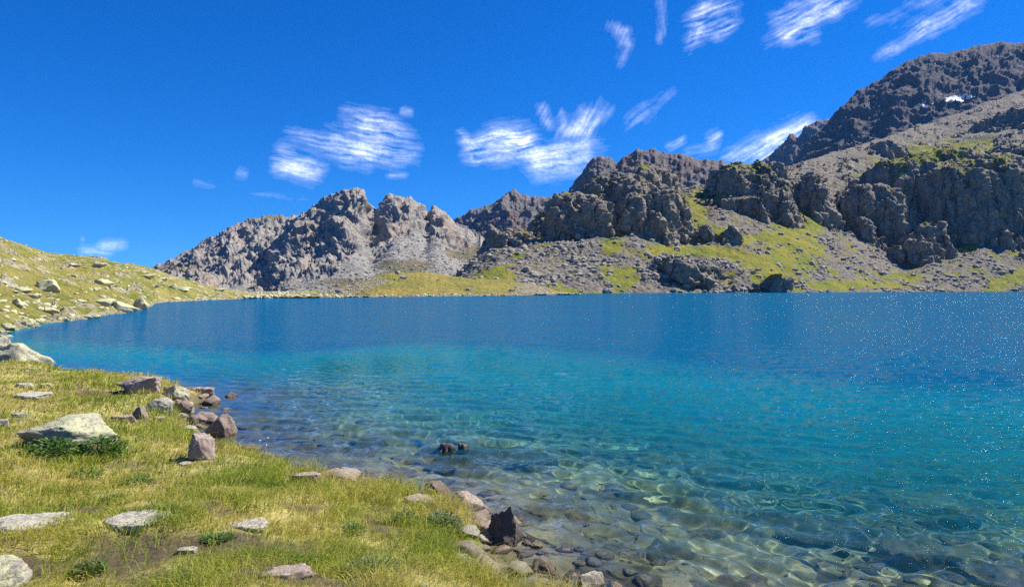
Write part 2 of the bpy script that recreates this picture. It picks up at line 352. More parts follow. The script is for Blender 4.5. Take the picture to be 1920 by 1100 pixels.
# front mass
sk = [(385, 549, 1150), (440, 520, 1160), (500, 470, 1170), (560, 408, 1150), (580, 392, 1140), (600, 377, 1130), (625, 362, 1120), (640, 358, 1115), (665, 356, 1110), (680, 362, 1110), (692, 382, 1110), (705, 390, 1120), (716, 386, 1120), (724, 372, 1120), (732, 364, 1120),
      (745, 370, 1120), (770, 374, 1120), (792, 382, 1120), (801, 398, 1125), (808, 392, 1120), (818, 386, 1120), (832, 393, 1120), (845, 412, 1120), (862, 425, 1110), (885, 434, 1100), (905, 446, 1090), (930, 462, 1080), (990, 505, 1050), (1100, 540, 1000)]
ft = [(385, 556, 1100), (450, 556, 960), (500, 556, 700), (540, 556, 520), (600, 556, 460), (800, 556, 440), (1100, 556, 440)]
zf = ridge_fn(sk, ft, [(0, 0), (.3, .1), (.55, .27), (.72, .5), (.9, .86), (.97, .96), (1, 1)], 2.2, 6)
def zf_front(X, Y):
    px = 960+F*X/Y; z = zf(X, Y); t = sstep(650, 1050, Y)
    for c, wd, a in ((610, 45, -8), (655, 40, 18), (702, 18, -13), (745, 30, 10), (801, 14, -5), (830, 24, 6), (880, 30, -8), (560, 30, 14), (520, 20, 10)):
        z = z+a*np.exp(-((px-c-(Y-1100)*.03)/wd)**2)*t*(Y < 1110)*sstep(1115, 1050, Y)
    return z
def mk(P, N, PX, PY):
    nz = .35*fbm(P[..., 0]/45, P[..., 1]/45, P[..., 2]/45, 5)
    b = curve([(385, 560), (480, 552), (540, 532), (600, 522), (640, 488), (680, 470), (705, 478), (740, 446), (790, 436), (820, 452), (850, 470), (885, 448), (940, 462), (1100, 500)], PX)
    s = sstep(-10, 10, PY-b+nz*55)*(P[..., 1] < 1090)
    return {'scree': s, 'grass': .55*patches(PX, PY, [(700, 532, 120, 14), (760, 500, 60, 20), (870, 470, 40, 20)], nz)*s}
o, P_, m_, PX_, PY_ = polar_surface('mountain', cols(386, 1100, 1.25), 435, 1500, zf_front, 520, MT['left_mtn'], mtn_disp(13, 4, 30, .45, fine=1.3), 'jagged grey mountain with two rock towers above a pale scree slope', mk)
SURF['left'] = (P_, m_, PX_, PY_)
# brown peak behind, middle ridge, giant and its far neighbour
def simple(name, sky_pts, foot_Y, label, big, mid, sc, prof=[(0, 0), (.5, .35), (1, 1)], rows=260, step=1.4, mat='far_mtn', back=1.2, extra=None, lean=.3):
    ft = [(p[0], 552, foot_Y) for p in (sky_pts[0], sky_pts[-1])]
    z = ridge_fn(sky_pts, ft, prof, back, 4 if sky_pts[0][0] < 1390 else 2.5)
    def mk(P, N, PX, PY):
        nz = .4*fbm(P[..., 0]/sc, P[..., 1]/sc, P[..., 2]/sc, 5)
        m = {'scree': sstep(.1, .4, nz+(PY-430)/300)*.7, 'grass': 0*PX}
        if extra: m = extra(P, N, PX, PY, nz, m)
        return m
    yy = max(p[2] for p in sky_pts)
    return polar_surface(name, cols(sky_pts[0][0], sky_pts[-1][0], step), foot_Y-20, yy*1.35, z, rows, MT[mat], mtn_disp(big, mid, sc, lean, fine=3), label, mk)
simple('mountain', [(780, 440, 1900), (850, 412, 1900), (890, 394, 1900), (920, 386, 1900), (945, 368, 1900), (960, 360, 1900), (975, 363, 1900), (1000, 370, 1920), (1040, 372, 1950), (1080, 385, 1950), (1160, 440, 1950)], 1300,
       'rust brown pointed peak behind the middle of the lake', 15, 9, 50)
simple('mountain', [(1010, 440, 1500), (1070, 352, 1500), (1090, 326, 1500), (1108, 302, 1500), (1122, 294, 1500), (1138, 293, 1500), (1150, 304, 1500), (1162, 306, 1500), (1174, 292, 1500), (1186, 283, 1500), (1212, 280, 1500), (1260, 289, 1500), (1300, 298, 1500), (1345, 303, 1500), (1420, 315, 1500), (1520, 360, 1500)], 1000,
       'bluish notched ridge rising behind the dark crags', 8, 6, 40)
simple('mountain', [(1360, 380, 2600), (1400, 325, 2600), (1432, 298, 2600), (1462, 276, 2600), (1480, 254, 2600), (1488, 250, 2600), (1496, 256, 2600), (1506, 240, 2600), (1520, 236, 2600), (1534, 228, 2600), (1560, 226, 2600), (1640, 260, 2600), (1760, 330, 2600)], 1900,
       'small jagged blue peak wedged left of the highest mountain', 16, 12, 60)
def snowx(P, N, PX, PY, nz, m): return m
o, P_, m_, PX_, PY_ = simple('mountain', [(1400, 350, 1750), (1485, 310, 1750), (1505, 285, 1750), (1530, 250, 1760), (1552, 228, 1770), (1580, 198, 1780), (1605, 172, 1800), (1640, 154, 1800), (1672, 133, 1800), (1705, 113, 1800), (1750, 99, 1800), (1790, 98, 1800), (1830, 86, 1800), (1870, 79, 1800), (1920, 80, 1800), (2050, 62, 1800), (2250, 110, 1800), (2500, 220, 1800)], 1000,
       'huge dark mountain with a snow patch filling the upper right', 12, 7, 60, [(0, 0), (.4, .28), (.75, .72), (.93, .94), (1, 1)], 420, 1.6, 'giant', lean=-.7)
SURF['giant'] = (P_, m_, PX_, PY_)

# --- the dark massif on the right: a long slope plus crags
E_SHORE = [(820, 553.5, 225), (900, 551, 275), (1000, 550, 300), (1150, 549.2, 325), (1400, 548.5, 355), (1550, 548, 375), (1700, 547.2, 420), (1920, 546.2, 480), (2200, 545.5, 540), (2700, 545, 560)]
E_SKY = [(820, 548, 430), (860, 520, 450), (890, 490, 470), (930, 462, 500), (1000, 440, 540), (1100, 400, 600), (1200, 370, 640), (1290, 352, 660), (1400, 335, 700), (1480, 312, 760), (1600, 275, 900), (1700, 243, 1000), (1780, 218, 1050), (1850, 192, 1080), (1920, 168, 1100), (2100, 120, 1100), (2400, 130, 1100), (2700, 200, 1100)]
base_0 = ridge_fn(E_SKY, E_SHORE, [(0, 0), (1, 1)], 1.0)
E_PROF = [(820, 0, .15, .3, .5, .76, 1), (1200, 0, .15, .3, .5, .76, 1), (1400, 0, .13, .26, .42, .68, 1), (1560, 0, .08, .15, .28, .54, 1), (1700, 0, .045, .09, .24, .5, 1), (1900, 0, .11, .22, .36, .6, 1), (2700, 0, .11, .22, .36, .6, 1)]
def base_e(X, Y):
    px = np.clip(960+F*X/Y, 820, 2700); y0 = curve([(p[0], p[2]) for p in E_SHORE], px); spy, sY = curve(E_SKY, px); t = (Y-y0)/(sY-y0)
    K = [np.interp(px, [p[0] for p in E_PROF], [p[i] for p in E_PROF]) for i in range(1, 7)]; kt = [0, .1, .2, .35, .6, 1]; f = np.where(t < 0, t, 0)
    for a in range(5): f = np.where((t >= kt[a]) & (t < kt[a+1]), K[a]+(K[a+1]-K[a])*(t-kt[a])/(kt[a+1]-kt[a]), f)
    f = np.where(t >= 1, np.clip(1-(t-1), 0, 1), f)
    return f*wz(spy, sY)
# crags: px, Y of centre, half width px, half depth m, rotation, top row py, dome, steepness
CRAGS = [
 (1165, 466, 122, 44, -4, 328, 34, 2.7),     # main buttress
 (1228, 478, 58, 34, 0, 319, 24, 1.9),       # its summit
 (1078, 446, 52, 34, 14, 366, 24, 3.0),      # shoulder to the left
 (965, 440, 62, 30, 20, 432, 16, 1.8),       # low left shoulder
 (1142, 396, 32, 14, 20, 458, 12, 2.4),      # rib in front of the buttress
 (1275, 376, 100, 20, 4, 478, 9, 2.8),       # crag standing in the water
 (1385, 382, 44, 12, 0, 508, 7, 2.2),
 (1395, 552, 74, 46, 0, 303, 36, 2.6),       # second buttress
 (1372, 512, 50, 20, 0, 368, 5, 4.2),
 (1500, 590, 54, 28, 0, 328, 20, 2.2),
 (1760, 640, 158, 78, 20, 284, 36, 3.2),     # big dark cliff with grass on its cap
 (1632, 590, 50, 40, 16, 345, 24, 3.2),
 (1890, 790, 80, 70, 10, 275, 30, 2.6),
 (1905, 930, 62, 50, 0, 204, 34, 1.8),
 (1650, 880, 40, 26, 0, 268, 20, 1.5),
]
def zf_e(X, Y):
    z = base_e(X, Y)+3.5*fbm(X/55, Y/55, 1, 4)*sstep(0, 60, Y-curve([(p[0], p[2]) for p in E_SHORE], 960+F*X/Y))
    wx_ = X+20*fbm(X/34, Y/34, 2, 4); wy_ = Y+20*fbm(X/34, Y/34, 12, 4)
    for (cx, cy, hw, hd, rot, top, dome, st) in CRAGS:
        x0 = wx(cx, cy); rx = hw*cy/F; c, s = math.cos(R(rot)), math.sin(R(rot)); dx, dy = wx_-x0, wy_-cy
        u, v = (dx*c+dy*s)/rx, (-dx*s+dy*c)/hd; q = np.sqrt(u*u+v*v)+1e-6
        rr_ = min(rx, hd); zc = wz(top, cy)-dome*np.minimum(q, 1)**2-(np.maximum(q-1, 0))*rr_*st+2.2*fbm(X/14, Y/14, cx, 3)
        z = smax(z, zc, 2.5)
    return z
def e_masks(P, N, PX, PY):
    x, y, z = P[..., 0], P[..., 1], P[..., 2]
    nz = .34*fbm(x/18, y/18, z/18, 5)+.3*fbm(x/4, y/4, z/4, 4); slope = 1-N[..., 2]
    rock = np.maximum(sstep(.34, .52, slope+.12*nz), sstep(.1, .3, fbm(x/30, y/30, 4, 5)+.05)*sstep(520, 620, y)*.95)
    g = patches(PX, PY, [(1290, 402, 44, 34, 20), (1330, 365, 40, 12), (1400, 312, 60, 12), (1120, 350, 60, 10), (1520, 408, 36, 34, 20), (1480, 470, 60, 50), (1370, 478, 90, 14, 18), (1280, 470, 80, 12), (1450, 515, 50, 30), (1165, 520, 26, 30, -30),
          (1610, 535, 110, 9), (1765, 303, 150, 42, -8), (1870, 420, 110, 22, -32), (1900, 522, 70, 14, -20), (930, 522, 45, 18), (1000, 545, 90, 8), (1000, 350, 1, 1), (1150, 462, 22, 20), (1700, 520, 40, 10), (1340, 440, 40, 18, 30), (1880, 300, 40, 16), (1395, 448, 50, 9)], nz)
    auto = sstep(.0, .35, fbm(x/14, y/14, 8, 5)+.25*fbm(x/3, y/3, 2, 3)-.03-slope*.55)*sstep(690, 560, y)
    g = np.maximum(g, .8*auto)*(1-sstep(.42, .6, slope))*.95
    s = (1-rock)*(1-g*.0)
    return {'grass': g*(1-.85*rock)+.22*(1-rock)*sstep(560, 500, PY)*0, 'scree': s}
def e_disp(P, N, PX, PY, m):
    x, y, z = P[..., 0], P[..., 1], P[..., 2]; rock = (1-m['scree'])[..., None]; g = m['grass']
    Q = P+N*(rock*(3.2*(ridged(x/17+.25*z/17, y/17, z/44, 5))+2.1*blocky(P, 10, .5)+1.2*blocky(P, 3.8, .6)+.5*fbm(x/2.5, y/2.5, z/2.5, 3))[..., None])
    d1, d2, v = worley(x/3.2, y/3.2, z/3.2)
    gr = (1-rock[..., 0])*(1-.75*g)
    Q = Q+N*(gr*(.7*(v*.5+.5)*sstep(0, .35, d2-d1)+.6*fbm(x/3, y/3, z/3, 3))+1.0*fbm(x/12, y/12, z/12, 3)*(1-rock[..., 0]))[..., None]
    # keep the waterline low
    return Q
o, P_, m_, PX_, PY_ = polar_surface('mountain', cols(822, 2300, 1.3), curve([(p[0], p[2]-14) for p in E_SHORE], cols(822, 2300, 1.3)), 1500, zf_e, 760, MT['massif'], e_disp, 'dark crags with grass ledges and boulder slopes rising from the right shore', e_masks)
SURF['massif'] = (P_, m_, PX_, PY_)

# --- dun hill at the head of the lake
sk = [(440, 558, 185), (520, 553, 215), (600, 549, 235), (650, 536, 250), (690, 522, 260), (735, 512, 268), (790, 511, 275), (850, 519, 280), (920, 524, 290), (980, 530, 300), (1040, 545, 300), (1090, 556, 300)]
ft = [(440, 560.5, 150), (520, 558, 167), (600, 557, 176), (700, 556.4, 183), (850, 555, 200), (1000, 553, 231), (1090, 552, 250)]
zf = ridge_fn(sk, ft, [(0, 0), (.2, .25), (.5, .6), (.8, .93), (1, 1)], .8)
def mk(P, N, PX, PY):
    x, y = P[..., 0], P[..., 1]; nz = .4*fbm(x/6, y/6, 1, 5)
    s = patches(PX, PY, [(640, 540, 60, 14), (690, 528, 40, 10), (1000, 540, 40, 14)], nz)
    shore = sstep(3, .5, PY-0)  # unused
    return {'scree': np.maximum(s, sstep(.5, .05, P[..., 2]+.3*nz)), 'grass': 1-.8*s-sstep(.6, .2, P[..., 2]+nz)}
o, P_, m_, PX_, PY_ = polar_surface('hill', cols(442, 1088), curve([(p[0], p[2]-5) for p in ft], cols(442, 1088)), 420, lambda X, Y: zf(X, Y)+.5*fbm(X/9, Y/9, 1, 4), 240, MT['dun'],
   lambda P, N, PX, PY, m: P+N*(.25*fbm(P[..., 0]/1.5, P[..., 1]/1.5, 0, 4)+m['scree']*.5*np.abs(fbm(P[..., 0], P[..., 1], 0, 3)))[..., None], 'low tawny grass hill at the head of the lake', mk)
SURF['dun'] = (P_, m_, PX_, PY_)

# --- left hillside
H_SH = [(-1500, 0, 17), (-900, 0, 20), (-400, 0, 25), (-150, 0, 30), (0, 0, 36), (40, 0, 41), (100, 0, 48), (200, 0, 61), (255, 0, 74), (284, 0, 90), (292, 0, 108), (340, 0, 122), (420, 0, 143), (500, 0, 172), (600, 0, 176)]
H_SK = [(-1500, 330, 120), (-900, 380, 130), (-400, 410, 140), (-150, 428, 145), (0, 449, 150), (50, 464, 152), (100, 480, 155), (180, 488, 158), (285, 506, 165), (350, 524, 175), (420, 540, 185), (500, 554, 195), (600, 560, 200)]
def zf_h(X, Y):
    px = np.clip(960+F*X/Y, -1500, 600); y0 = curve([(p[0], p[2]) for p in H_SH], px); spy, sY = curve(H_SK, px); zs = wz(spy, sY); t = (Y-y0)/(sY-y0)
    up = zs*np.interp(t, [-1, 0, .03, .25, .5, .8, 1], [-1, 0, .06, .33, .6, .9, 1])
    z = np.where(t <= 1, up, zs-(t-1)*.5*zs)+sstep(0, .1, t)*(.9*fbm(X/13, Y/13, 2, 4)*sstep(600, 250, px)+.15*fbm(X/3, Y/3, 2, 3))
    return z
def h_masks(P, N, PX, PY):
    x, y = P[..., 0], P[..., 1]; nz = fbm(x/7, y/7, 1, 5); nz2 = fbm(x/2.2, y/4, 5, 4)
    s = sstep(.2, .5, nz2*.8+.25*nz+.10*sstep(600, 480, PY)-.15*sstep(560, 600, PY))
    s = np.maximum(s, sstep(.3, .05, P[..., 2]+.1*nz2))
    return {'scree': sstep(.2, .5, nz2+.3), 'grass': np.clip(1-s+.15*nz, 0, 1)}
def h_disp(P, N, PX, PY, m):
    x, y, z = P[..., 0], P[..., 1], P[..., 2]; d1, d2, v = worley(x/1.8, y/1.3, z/1.2); r = 1-m['grass']
    return P+np.array([0, 0, 1.])*(r*(.45*(v*.5+.5)*sstep(0, .3, d2-d1))+.12*fbm(x, y, 0, 3))[..., None]
hc = np.concatenate([np.linspace(-1500, -60, 160), cols(-58, 600, 1.3)])
o, P_, m_, PX_, PY_ = polar_surface('hill', hc, curve([(p[0], p[2]*.93) for p in H_SH], hc), 330, zf_h, 420, MT['hill'], h_disp, 'sunlit hillside of dry grass and pale stones sloping to the left shore', h_masks)
SURF['hill'] = (P_, m_, PX_, PY_)

# ------------------------------------------------------------ water
az = az_samples(1050, -120, 120)
rw = np.concatenate([1/np.linspace(1/2.2, 1/15., 560)[:-1], 1/np.linspace(1/15., 1/640., 110)])
A_, R_ = np.meshgrid(az, rw); WX, WY = R_*np.sin(A_), R_*np.cos(A_); WZ = np.zeros_like(WX)
rng = np.random.default_rng(3)
for k in range(46):
    lam = .105*2**(rng.random()*3.0); a = rng.normal(1.3, .7); K = 2*math.pi/lam
    fade = np.clip((1.6*lam/.0016/ (R_*1.0+1e-6)/60), 0, 1)*sstep(60, 20, R_)
    WZ += fade*.0042*(lam/.4)**.6*(1 if lam < .7 else .6)*np.sin(K*(WX*math.cos(a)+WY*math.sin(a))+rng.random()*6.28)
SD = shore_dist(WX, WY); dep = -near_z(WX, WY, False)
WZ *= .25+.75*sstep(0, 1.5, -SD)
fs = curve([(-1500, 17), (-400, 25), (0, 36), (100, 48), (200, 61), (284, 90), (292, 108), (420, 143), (520, 167), (700, 183), (850, 200), (900, 275), (1000, 290), (1150, 325), (1550, 375), (1920, 480), (2200, 540), (2700, 560)], 960+F*np.tan(np.clip(A_, -1.1, .95)))
dfar = np.clip((fs-WY)*1.0, 0, 9); dep = np.where(WY > 14, np.minimum(np.maximum(dep, 0), np.where(WY > 20, dfar, 9)), dep)
M = Mat('lake_water')
N_, L_ = M.n, M.l; N_.remove(M.b)
d = M.attr('depth'); pos = M.geo.outputs['Position']
# wavelets: finer bumps near, longer ones out on the lake
v1 = M.vec((1.0, 2.2, 1), (0, 0, .25), pos); v2 = M.vec((.5, 1.1, 1), (0, 0, .15), pos); v3 = M.vec((.28, .5, 1), (0, 0, .1), pos)
h1 = M.noise(4.5, 3, .55, v1, .4); h2 = M.noise(2.6, 4, .6, v2, .3); h3 = M.noise(1.5, 4, .6, v3)
far = M.attr('far')
nb = M.n.new('ShaderNodeBump'); nb.inputs['Strength'].default_value = 1; nb.inputs['Distance'].default_value = .03; L_.new(h1, nb.inputs['Height'])
nf = M.n.new('ShaderNodeBump'); nf.inputs['Strength'].default_value = 1; L_.new(h2, nf.inputs['Height']); L_.new(M.math('MULTIPLY_ADD', far, .12, .17), nf.inputs['Distance']); L_.new(nb.outputs[0], nf.inputs['Normal'])
nw = M.n.new('ShaderNodeBump'); nw.inputs['Strength'].default_value = 1; L_.new(h3, nw.inputs['Height']); lane = M.ramp(M.noise(.045, 4, .6, M.vec((1, 1.8, 1), (0, 0, .5), pos), .6), [(.40, .25), (.62, 1.)]); L_.new(M.math('MULTIPLY', M.math('MULTIPLY_ADD', far, .8, .13), lane), nw.inputs['Distance']); L_.new(nf.outputs[0], nw.inputs['Normal'])
nrm = nw.outputs[0]
gl = N_.new('ShaderNodeBsdfGlass'); gl.inputs['Roughness'].default_value = 0; gl.inputs['IOR'].default_value = 1.33
# absorption by depth: red goes first
def ex(k): return M.math('POWER', 2.71828, M.math('MULTIPLY', d, -k))
cc = N_.new('ShaderNodeCombineColor'); L_.new(ex(.75), cc.inputs[0]); L_.new(ex(.10), cc.inputs[1]); L_.new(ex(.13), cc.inputs[2]); L_.new(cc.outputs[0], gl.inputs['Color'])
bd = N_.new('ShaderNodeBsdfDiffuse'); bg = N_.new('ShaderNodeBsdfGlossy'); fr = N_.new('ShaderNodeFresnel'); fr.inputs[0].default_value = 1.33; body = N_.new('ShaderNodeMixShader')
L_.new(nrm, bg.inputs['Normal']); L_.new(nrm, fr.inputs['Normal']); L_.new(M.math('MULTIPLY_ADD', far, .05, .03), bg.inputs['Roughness'])
L_.new(M.math('MULTIPLY', M.math('MINIMUM', fr.outputs[0], .8), .92), body.inputs[0]); L_.new(bd.outputs[0], body.inputs[1]); L_.new(bg.outputs[0], body.inputs[2])
n4 = M.noise(.05, 4, .6, M.vec((1, 2.5, 1), (0, 0, .1), pos))
deepc = M.mix(M.ramp(d, [(.0, 0.), (.85, 1.)]), (.004, .24, .30), (0.0, .105, .27))
sc_ = N_.new('ShaderNodeMath')
deepc = M.mix(M.ramp(M.math('MULTIPLY', d, .14), [(.06, 0.), (.62, 1.)]), (.006, .25, .28), (0.0, .085, .195))
deepc = M.mix(M.ramp(n4, [(.35, 0.), (.65, .5)]), deepc, (0., .105, .185))
L_.new(deepc, bd.inputs['Color'])
mx = N_.new('ShaderNodeMixShader'); L_.new(M.math('SUBTRACT', 1.0, M.math('POWER', 2.71828, M.math('MULTIPLY', M.math('POWER', d, 1.5), -.55)), clamp=True), mx.inputs[0])
L_.new(gl.outputs[0], mx.inputs[1]); L_.new(body.outputs[0], mx.inputs[2]); L_.new(mx.outputs[0], M.out.inputs[0]); MT['water'] = M.m
keep = (SD < 1.5)
v, f, at = compact(np.stack([WX, WY, WZ], -1).reshape(-1, 3), grid_faces(*WX.shape, keep=keep), {'depth': np.clip(dep, 0, 9), 'far': sstep(6, 35, R_)*np.clip(.5+R_/300, 0, 1.1)})
water = new_mesh('water', v, f, MT['water'], True, None, at); tag(water, 'clear turquoise to deep blue lake water', kind='structure'); water.cycles.is_caustics_caster = True

# ------------------------------------------------------------ stones
import bmesh
ICO = {}
def ico(n):
    if n not in ICO:
        b = bmesh.new(); bmesh.ops.create_icosphere(b, subdivisions=n, radius=1)
        ICO[n] = (np.array([v.co[:] for v in b.verts]), np.array([[v.index for v in f.verts] for f in b.faces])); b.free()
    return ICO[n]
def rock_shape(seed, dims, sub=4, cuts=11, rough=.07, flat=0., lean=0., taper=0.):
    """angular stone: a ball cut by planes, then roughened; dims = half sizes; stands with its base below z = 0"""
    g = np.random.default_rng(seed); v, f = ico(sub); p = v.copy()
    for _ in range(cuts):
        n = g.normal(size=3); n[2] *= .7; n /= np.linalg.norm(n); d = g.uniform(.5, .82); t = p@n-d; p = p-n*np.maximum(t, 0)[:, None]*.97
    if flat: t = p[:, 2]-flat; p[:, 2] -= np.maximum(t, 0)*.92
    p /= np.abs(p).max(0)
    k = seed*3.7; q = p*1.0
    p = p*(1+rough*1.3*fbm(q[:, 0]*1.6+k, q[:, 1]*1.6, q[:, 2]*1.6, 3)[:, None]+rough*.7*ridged(q[:, 0]*3.5+k, q[:, 1]*3.5, q[:, 2]*5, 4)[:, None]*.6)
    p[:, 0] += lean*p[:, 2]
    if 0 < flat < .3: an = np.arctan2(p[:, 1], p[:, 0]); kk = 1+.22*perlin(np.cos(an)*1.6+seed, np.sin(an)*1.6, 1.)+.1*perlin(np.cos(an)*5+seed, np.sin(an)*5, 4.); p[:, 0] *= kk; p[:, 1] *= kk; p[:, 2] += .05*fbm(p[:, 0]*3+seed, p[:, 1]*3, 0, 3)
    if taper: t = (p[:, 2]+1)/2; p[:, 0] = p[:, 0]*(1-taper*t)-.3*taper*t; p[:, 1] *= 1-taper*.8*t
    return p*np.array(dims), f
RM = {
 'pale':  rock_mat('lichened_pale_stone', (.38, .34, .27), (.22, .195, .155), (.45, .45, .27), .5, .5),
 'white': rock_mat('weathered_white_stone', (.40, .365, .30), (.23, .205, .165), (.50, .47, .36), .3, .35),
 'pink':  rock_mat('pinkish_brown_stone', (.40, .31, .255), (.22, .17, .14), (.45, .39, .29), .2, .4),
 'brown': rock_mat('brown_stone', (.30, .23, .18), (.17, .13, .105), (.38, .33, .25), .1, .4),
 'dark':  rock_mat('dark_wet_stone', (.15, .12, .10), (.07, .058, .05), (.34, .28, .23), .12, .3),
 'hill':  rock_mat('hillside_stone', (.46, .42, .29), (.30, .27, .19), (.52, .52, .28), .6, .9),
 'grey':  rock_mat('grey_talus_stone', (.36, .33, .28), (.2, .18, .15), (.42, .40, .32), .1, 1.5),
 'lakebed': rock_mat('submerged_stone', (.46, .32, .17), (.18, .12, .065), (.42, .36, .2), .15, .6),
}
# px, foot row, width px, height px, depth ratio, material, yaw, lean, flat, kind (g ground / w water), label
STONES = [
 (132, 838, 176, 60, .75, 'pale', 12, -.10, .75, 'g', 'large pale lichen-covered boulder with a dark left flank in the near grass'),
 (268, 738, 92, 36, .5, 'pink', -8, 0, .7, 'g', 'long pinkish shoreline rock on the grassy point, farthest left of its row'),
 (328, 750, 52, 31, .8, 'pale', 10, 0, .7, 'g', 'blocky yellow-lichened rock in the middle of the shoreline row on the point'),
 (373, 745, 54, 24, .6, 'pink', 0, .15, .6, 'w', 'wedge-shaped pinkish rock at the very tip of the grassy point'),
 (303, 773, 56, 29, .7, 'white', 20, -.1, .6, 'g', 'whitish grey rock below the shoreline row of the point'),
 (342, 777, 54, 32, .8, 'brown', 0, 0, 0, 'w', 'dark brown lumpy rock right of the whitish one at the water'),
 (266, 786, 32, 22, .8, 'brown', 30, 0, 0, 'g', 'small brown block in the trampled stones behind the whitish rock'),
 (236, 792, 50, 18, .7, 'pink', 0, 0, .5, 'g', 'flat pinkish stone set in soil below the tall green tuft'),
 (301, 790, 40, 14, .7, 'pink', 0, 0, .4, 'g', 'low flat brownish stone in the mud beside the water'),
 (420, 818, 82, 42, .7, 'brown', -15, .1, 0, 'w', 'brown rock with a black left side standing in the shallows off the bank'),
 (356, 814, 44, 16, .8, 'white', 0, 0, .4, 'g', 'flat sunlit whitish stone at the water edge behind the upright grey rock'),
 (366, 798, 20, 14, .8, 'dark', 0, 0, 0, 'w', 'small dark stone between the flat white stone and the brown rock'),
 (378, 862, 58, 58, .8, 'pink', 25, .12, 0, 'g', 'upright rounded grey-brown rock where the grass meets the inlet'),
 (344, 873, 36, 10, .7, 'white', 0, 0, .4, 'g', 'small flat pale stone in the grass left of the upright rock'),
 (433, 744, 26, 9, .8, 'dark', 0, 0, 0, 'w', 'small dark rock alone in the water off the point'),
 (470, 842, 62, 13, .6, 'brown', 0, 0, .35, 'w', 'low wet brown rock barely breaking the water behind the tall tuft'),
 (575, 904, 62, 26, .6, 'pink', 10, 0, .5, 'g', 'pinkish flat rock showing behind the tall grass tuft on the bank edge'),
 (55, 992, 146, 44, .8, 'white', 14, 0, .16, 'g', 'long flat pale slab sunk in the grass at the left edge'),
 (243, 990, 122, 34, .8, 'white', 12, 0, .16, 'g', 'flat bluish white slab lying alone in the foreground grass'),
 (470, 994, 76, 26, .85, 'white', 6, 0, .25, 'g', 'small cream coloured slab in the straw grass right of the bluish slab'),
 (348, 1036, 44, 16, .6, 'white', 10, 0, .3, 'g', 'little pale stone on the bare soil patch'),
 (538, 1086, 112, 30, .5, 'pink', 24, 0, .22, 'g', 'narrow pinkish slab slanting out of brown soil at the bottom of the view'),
 (-2, 1112, 112, 84, .8, 'pale', 0, .1, .7, 'g', 'lichen-rimmed boulder cut by the bottom left corner'),
 (112, 727, 10, 8, .8, 'pale', 0, 0, .3, 'g', 'tiny pale stone in the far grass of the bank'),
 (44, 728, 40, 14, .7, 'pale', 0, 0, .4, 'g', 'rounded pale stone near the left inlet'),
 (84, 727, 26, 12, .7, 'pale', 0, 0, .4, 'g', 'small pale stone right of the rounded one by the left inlet'),
 (62, 750, 76, 14, .9, 'white', 6, 0, .3, 'g', 'long low whitish stone above the large boulder'),
 (38, 782, 36, 12, .6, 'white', 0, 0, .3, 'g', 'small flat stone half buried above the large boulder'),
 (4, 802, 36, 22, .7, 'white', 0, 0, .5, 'g', 'white stone at the left edge beside the large boulder'),
 (46, 682, 132, 48, .6, 'pale', -6, -.2, .75, 'w', 'big yellow-green boulder sloping into the left inlet'),
 (18, 702, 96, 26, .6, 'pink', 0, 0, .5, 'w', 'low purplish rock below the big yellow-green boulder'),
 (872, 972, 104, 58, .7, 'pink', -8, 0, .75, 'g', 'large pink boulder at the bank corner above the dark rock'),
 (782, 948, 92, 24, .5, 'pink', 4, 0, .4, 'g', 'flat pink rock shelf left of the large pink boulder'),
 (956, 1016, 104, 56, .7, 'dark', 35, -.2, 0, 'w', 'black triangular rock with a lit right edge in the shallows'),
 (836, 845, 50, 24, .9, 'dark', 0, .1, .62, 'w', 'left black rock of the pair poking out of the shallows'),
 (869, 842, 36, 19, .9, 'dark', 40, 0, .62, 'w', 'right smaller dark rock of the pair poking out of the shallows'),
 (1104, 1102, 58, 34, .8, 'white', 0, 0, .7, 'g', 'squarish white-grey rock at the bottom edge right of the bank'),
 (792, 1102, 20, 16, .8, 'white', 0, 0, .5, 'g', 'small white stone in the bottom grass'),
 (520, 1030, 14, 8, .8, 'white', 0, 0, .5, 'g', 'tiny pale pebble beside the brown soil'),
 (815, 1030, 26, 12, .8, 'pink', 0, 0, .5, 'g', 'small pinkish stone showing through the mossy bank edge'),
 (-2, 652, 60, 30, .9, 'pale', 0, 0, .6, 'w', 'pale rock closing the left inlet behind the big yellow-green boulder'),
 (14, 632, 44, 14, .8, 'pale', 20, 0, .5, 'w', 'low pale stone between the left hillside and the big yellow-green boulder'),
 (70, 700, 44, 14, .8, 'brown', 0, 0, .5, 'w', 'low brown stone at the mouth of the left inlet'),
]
STN_XY = []
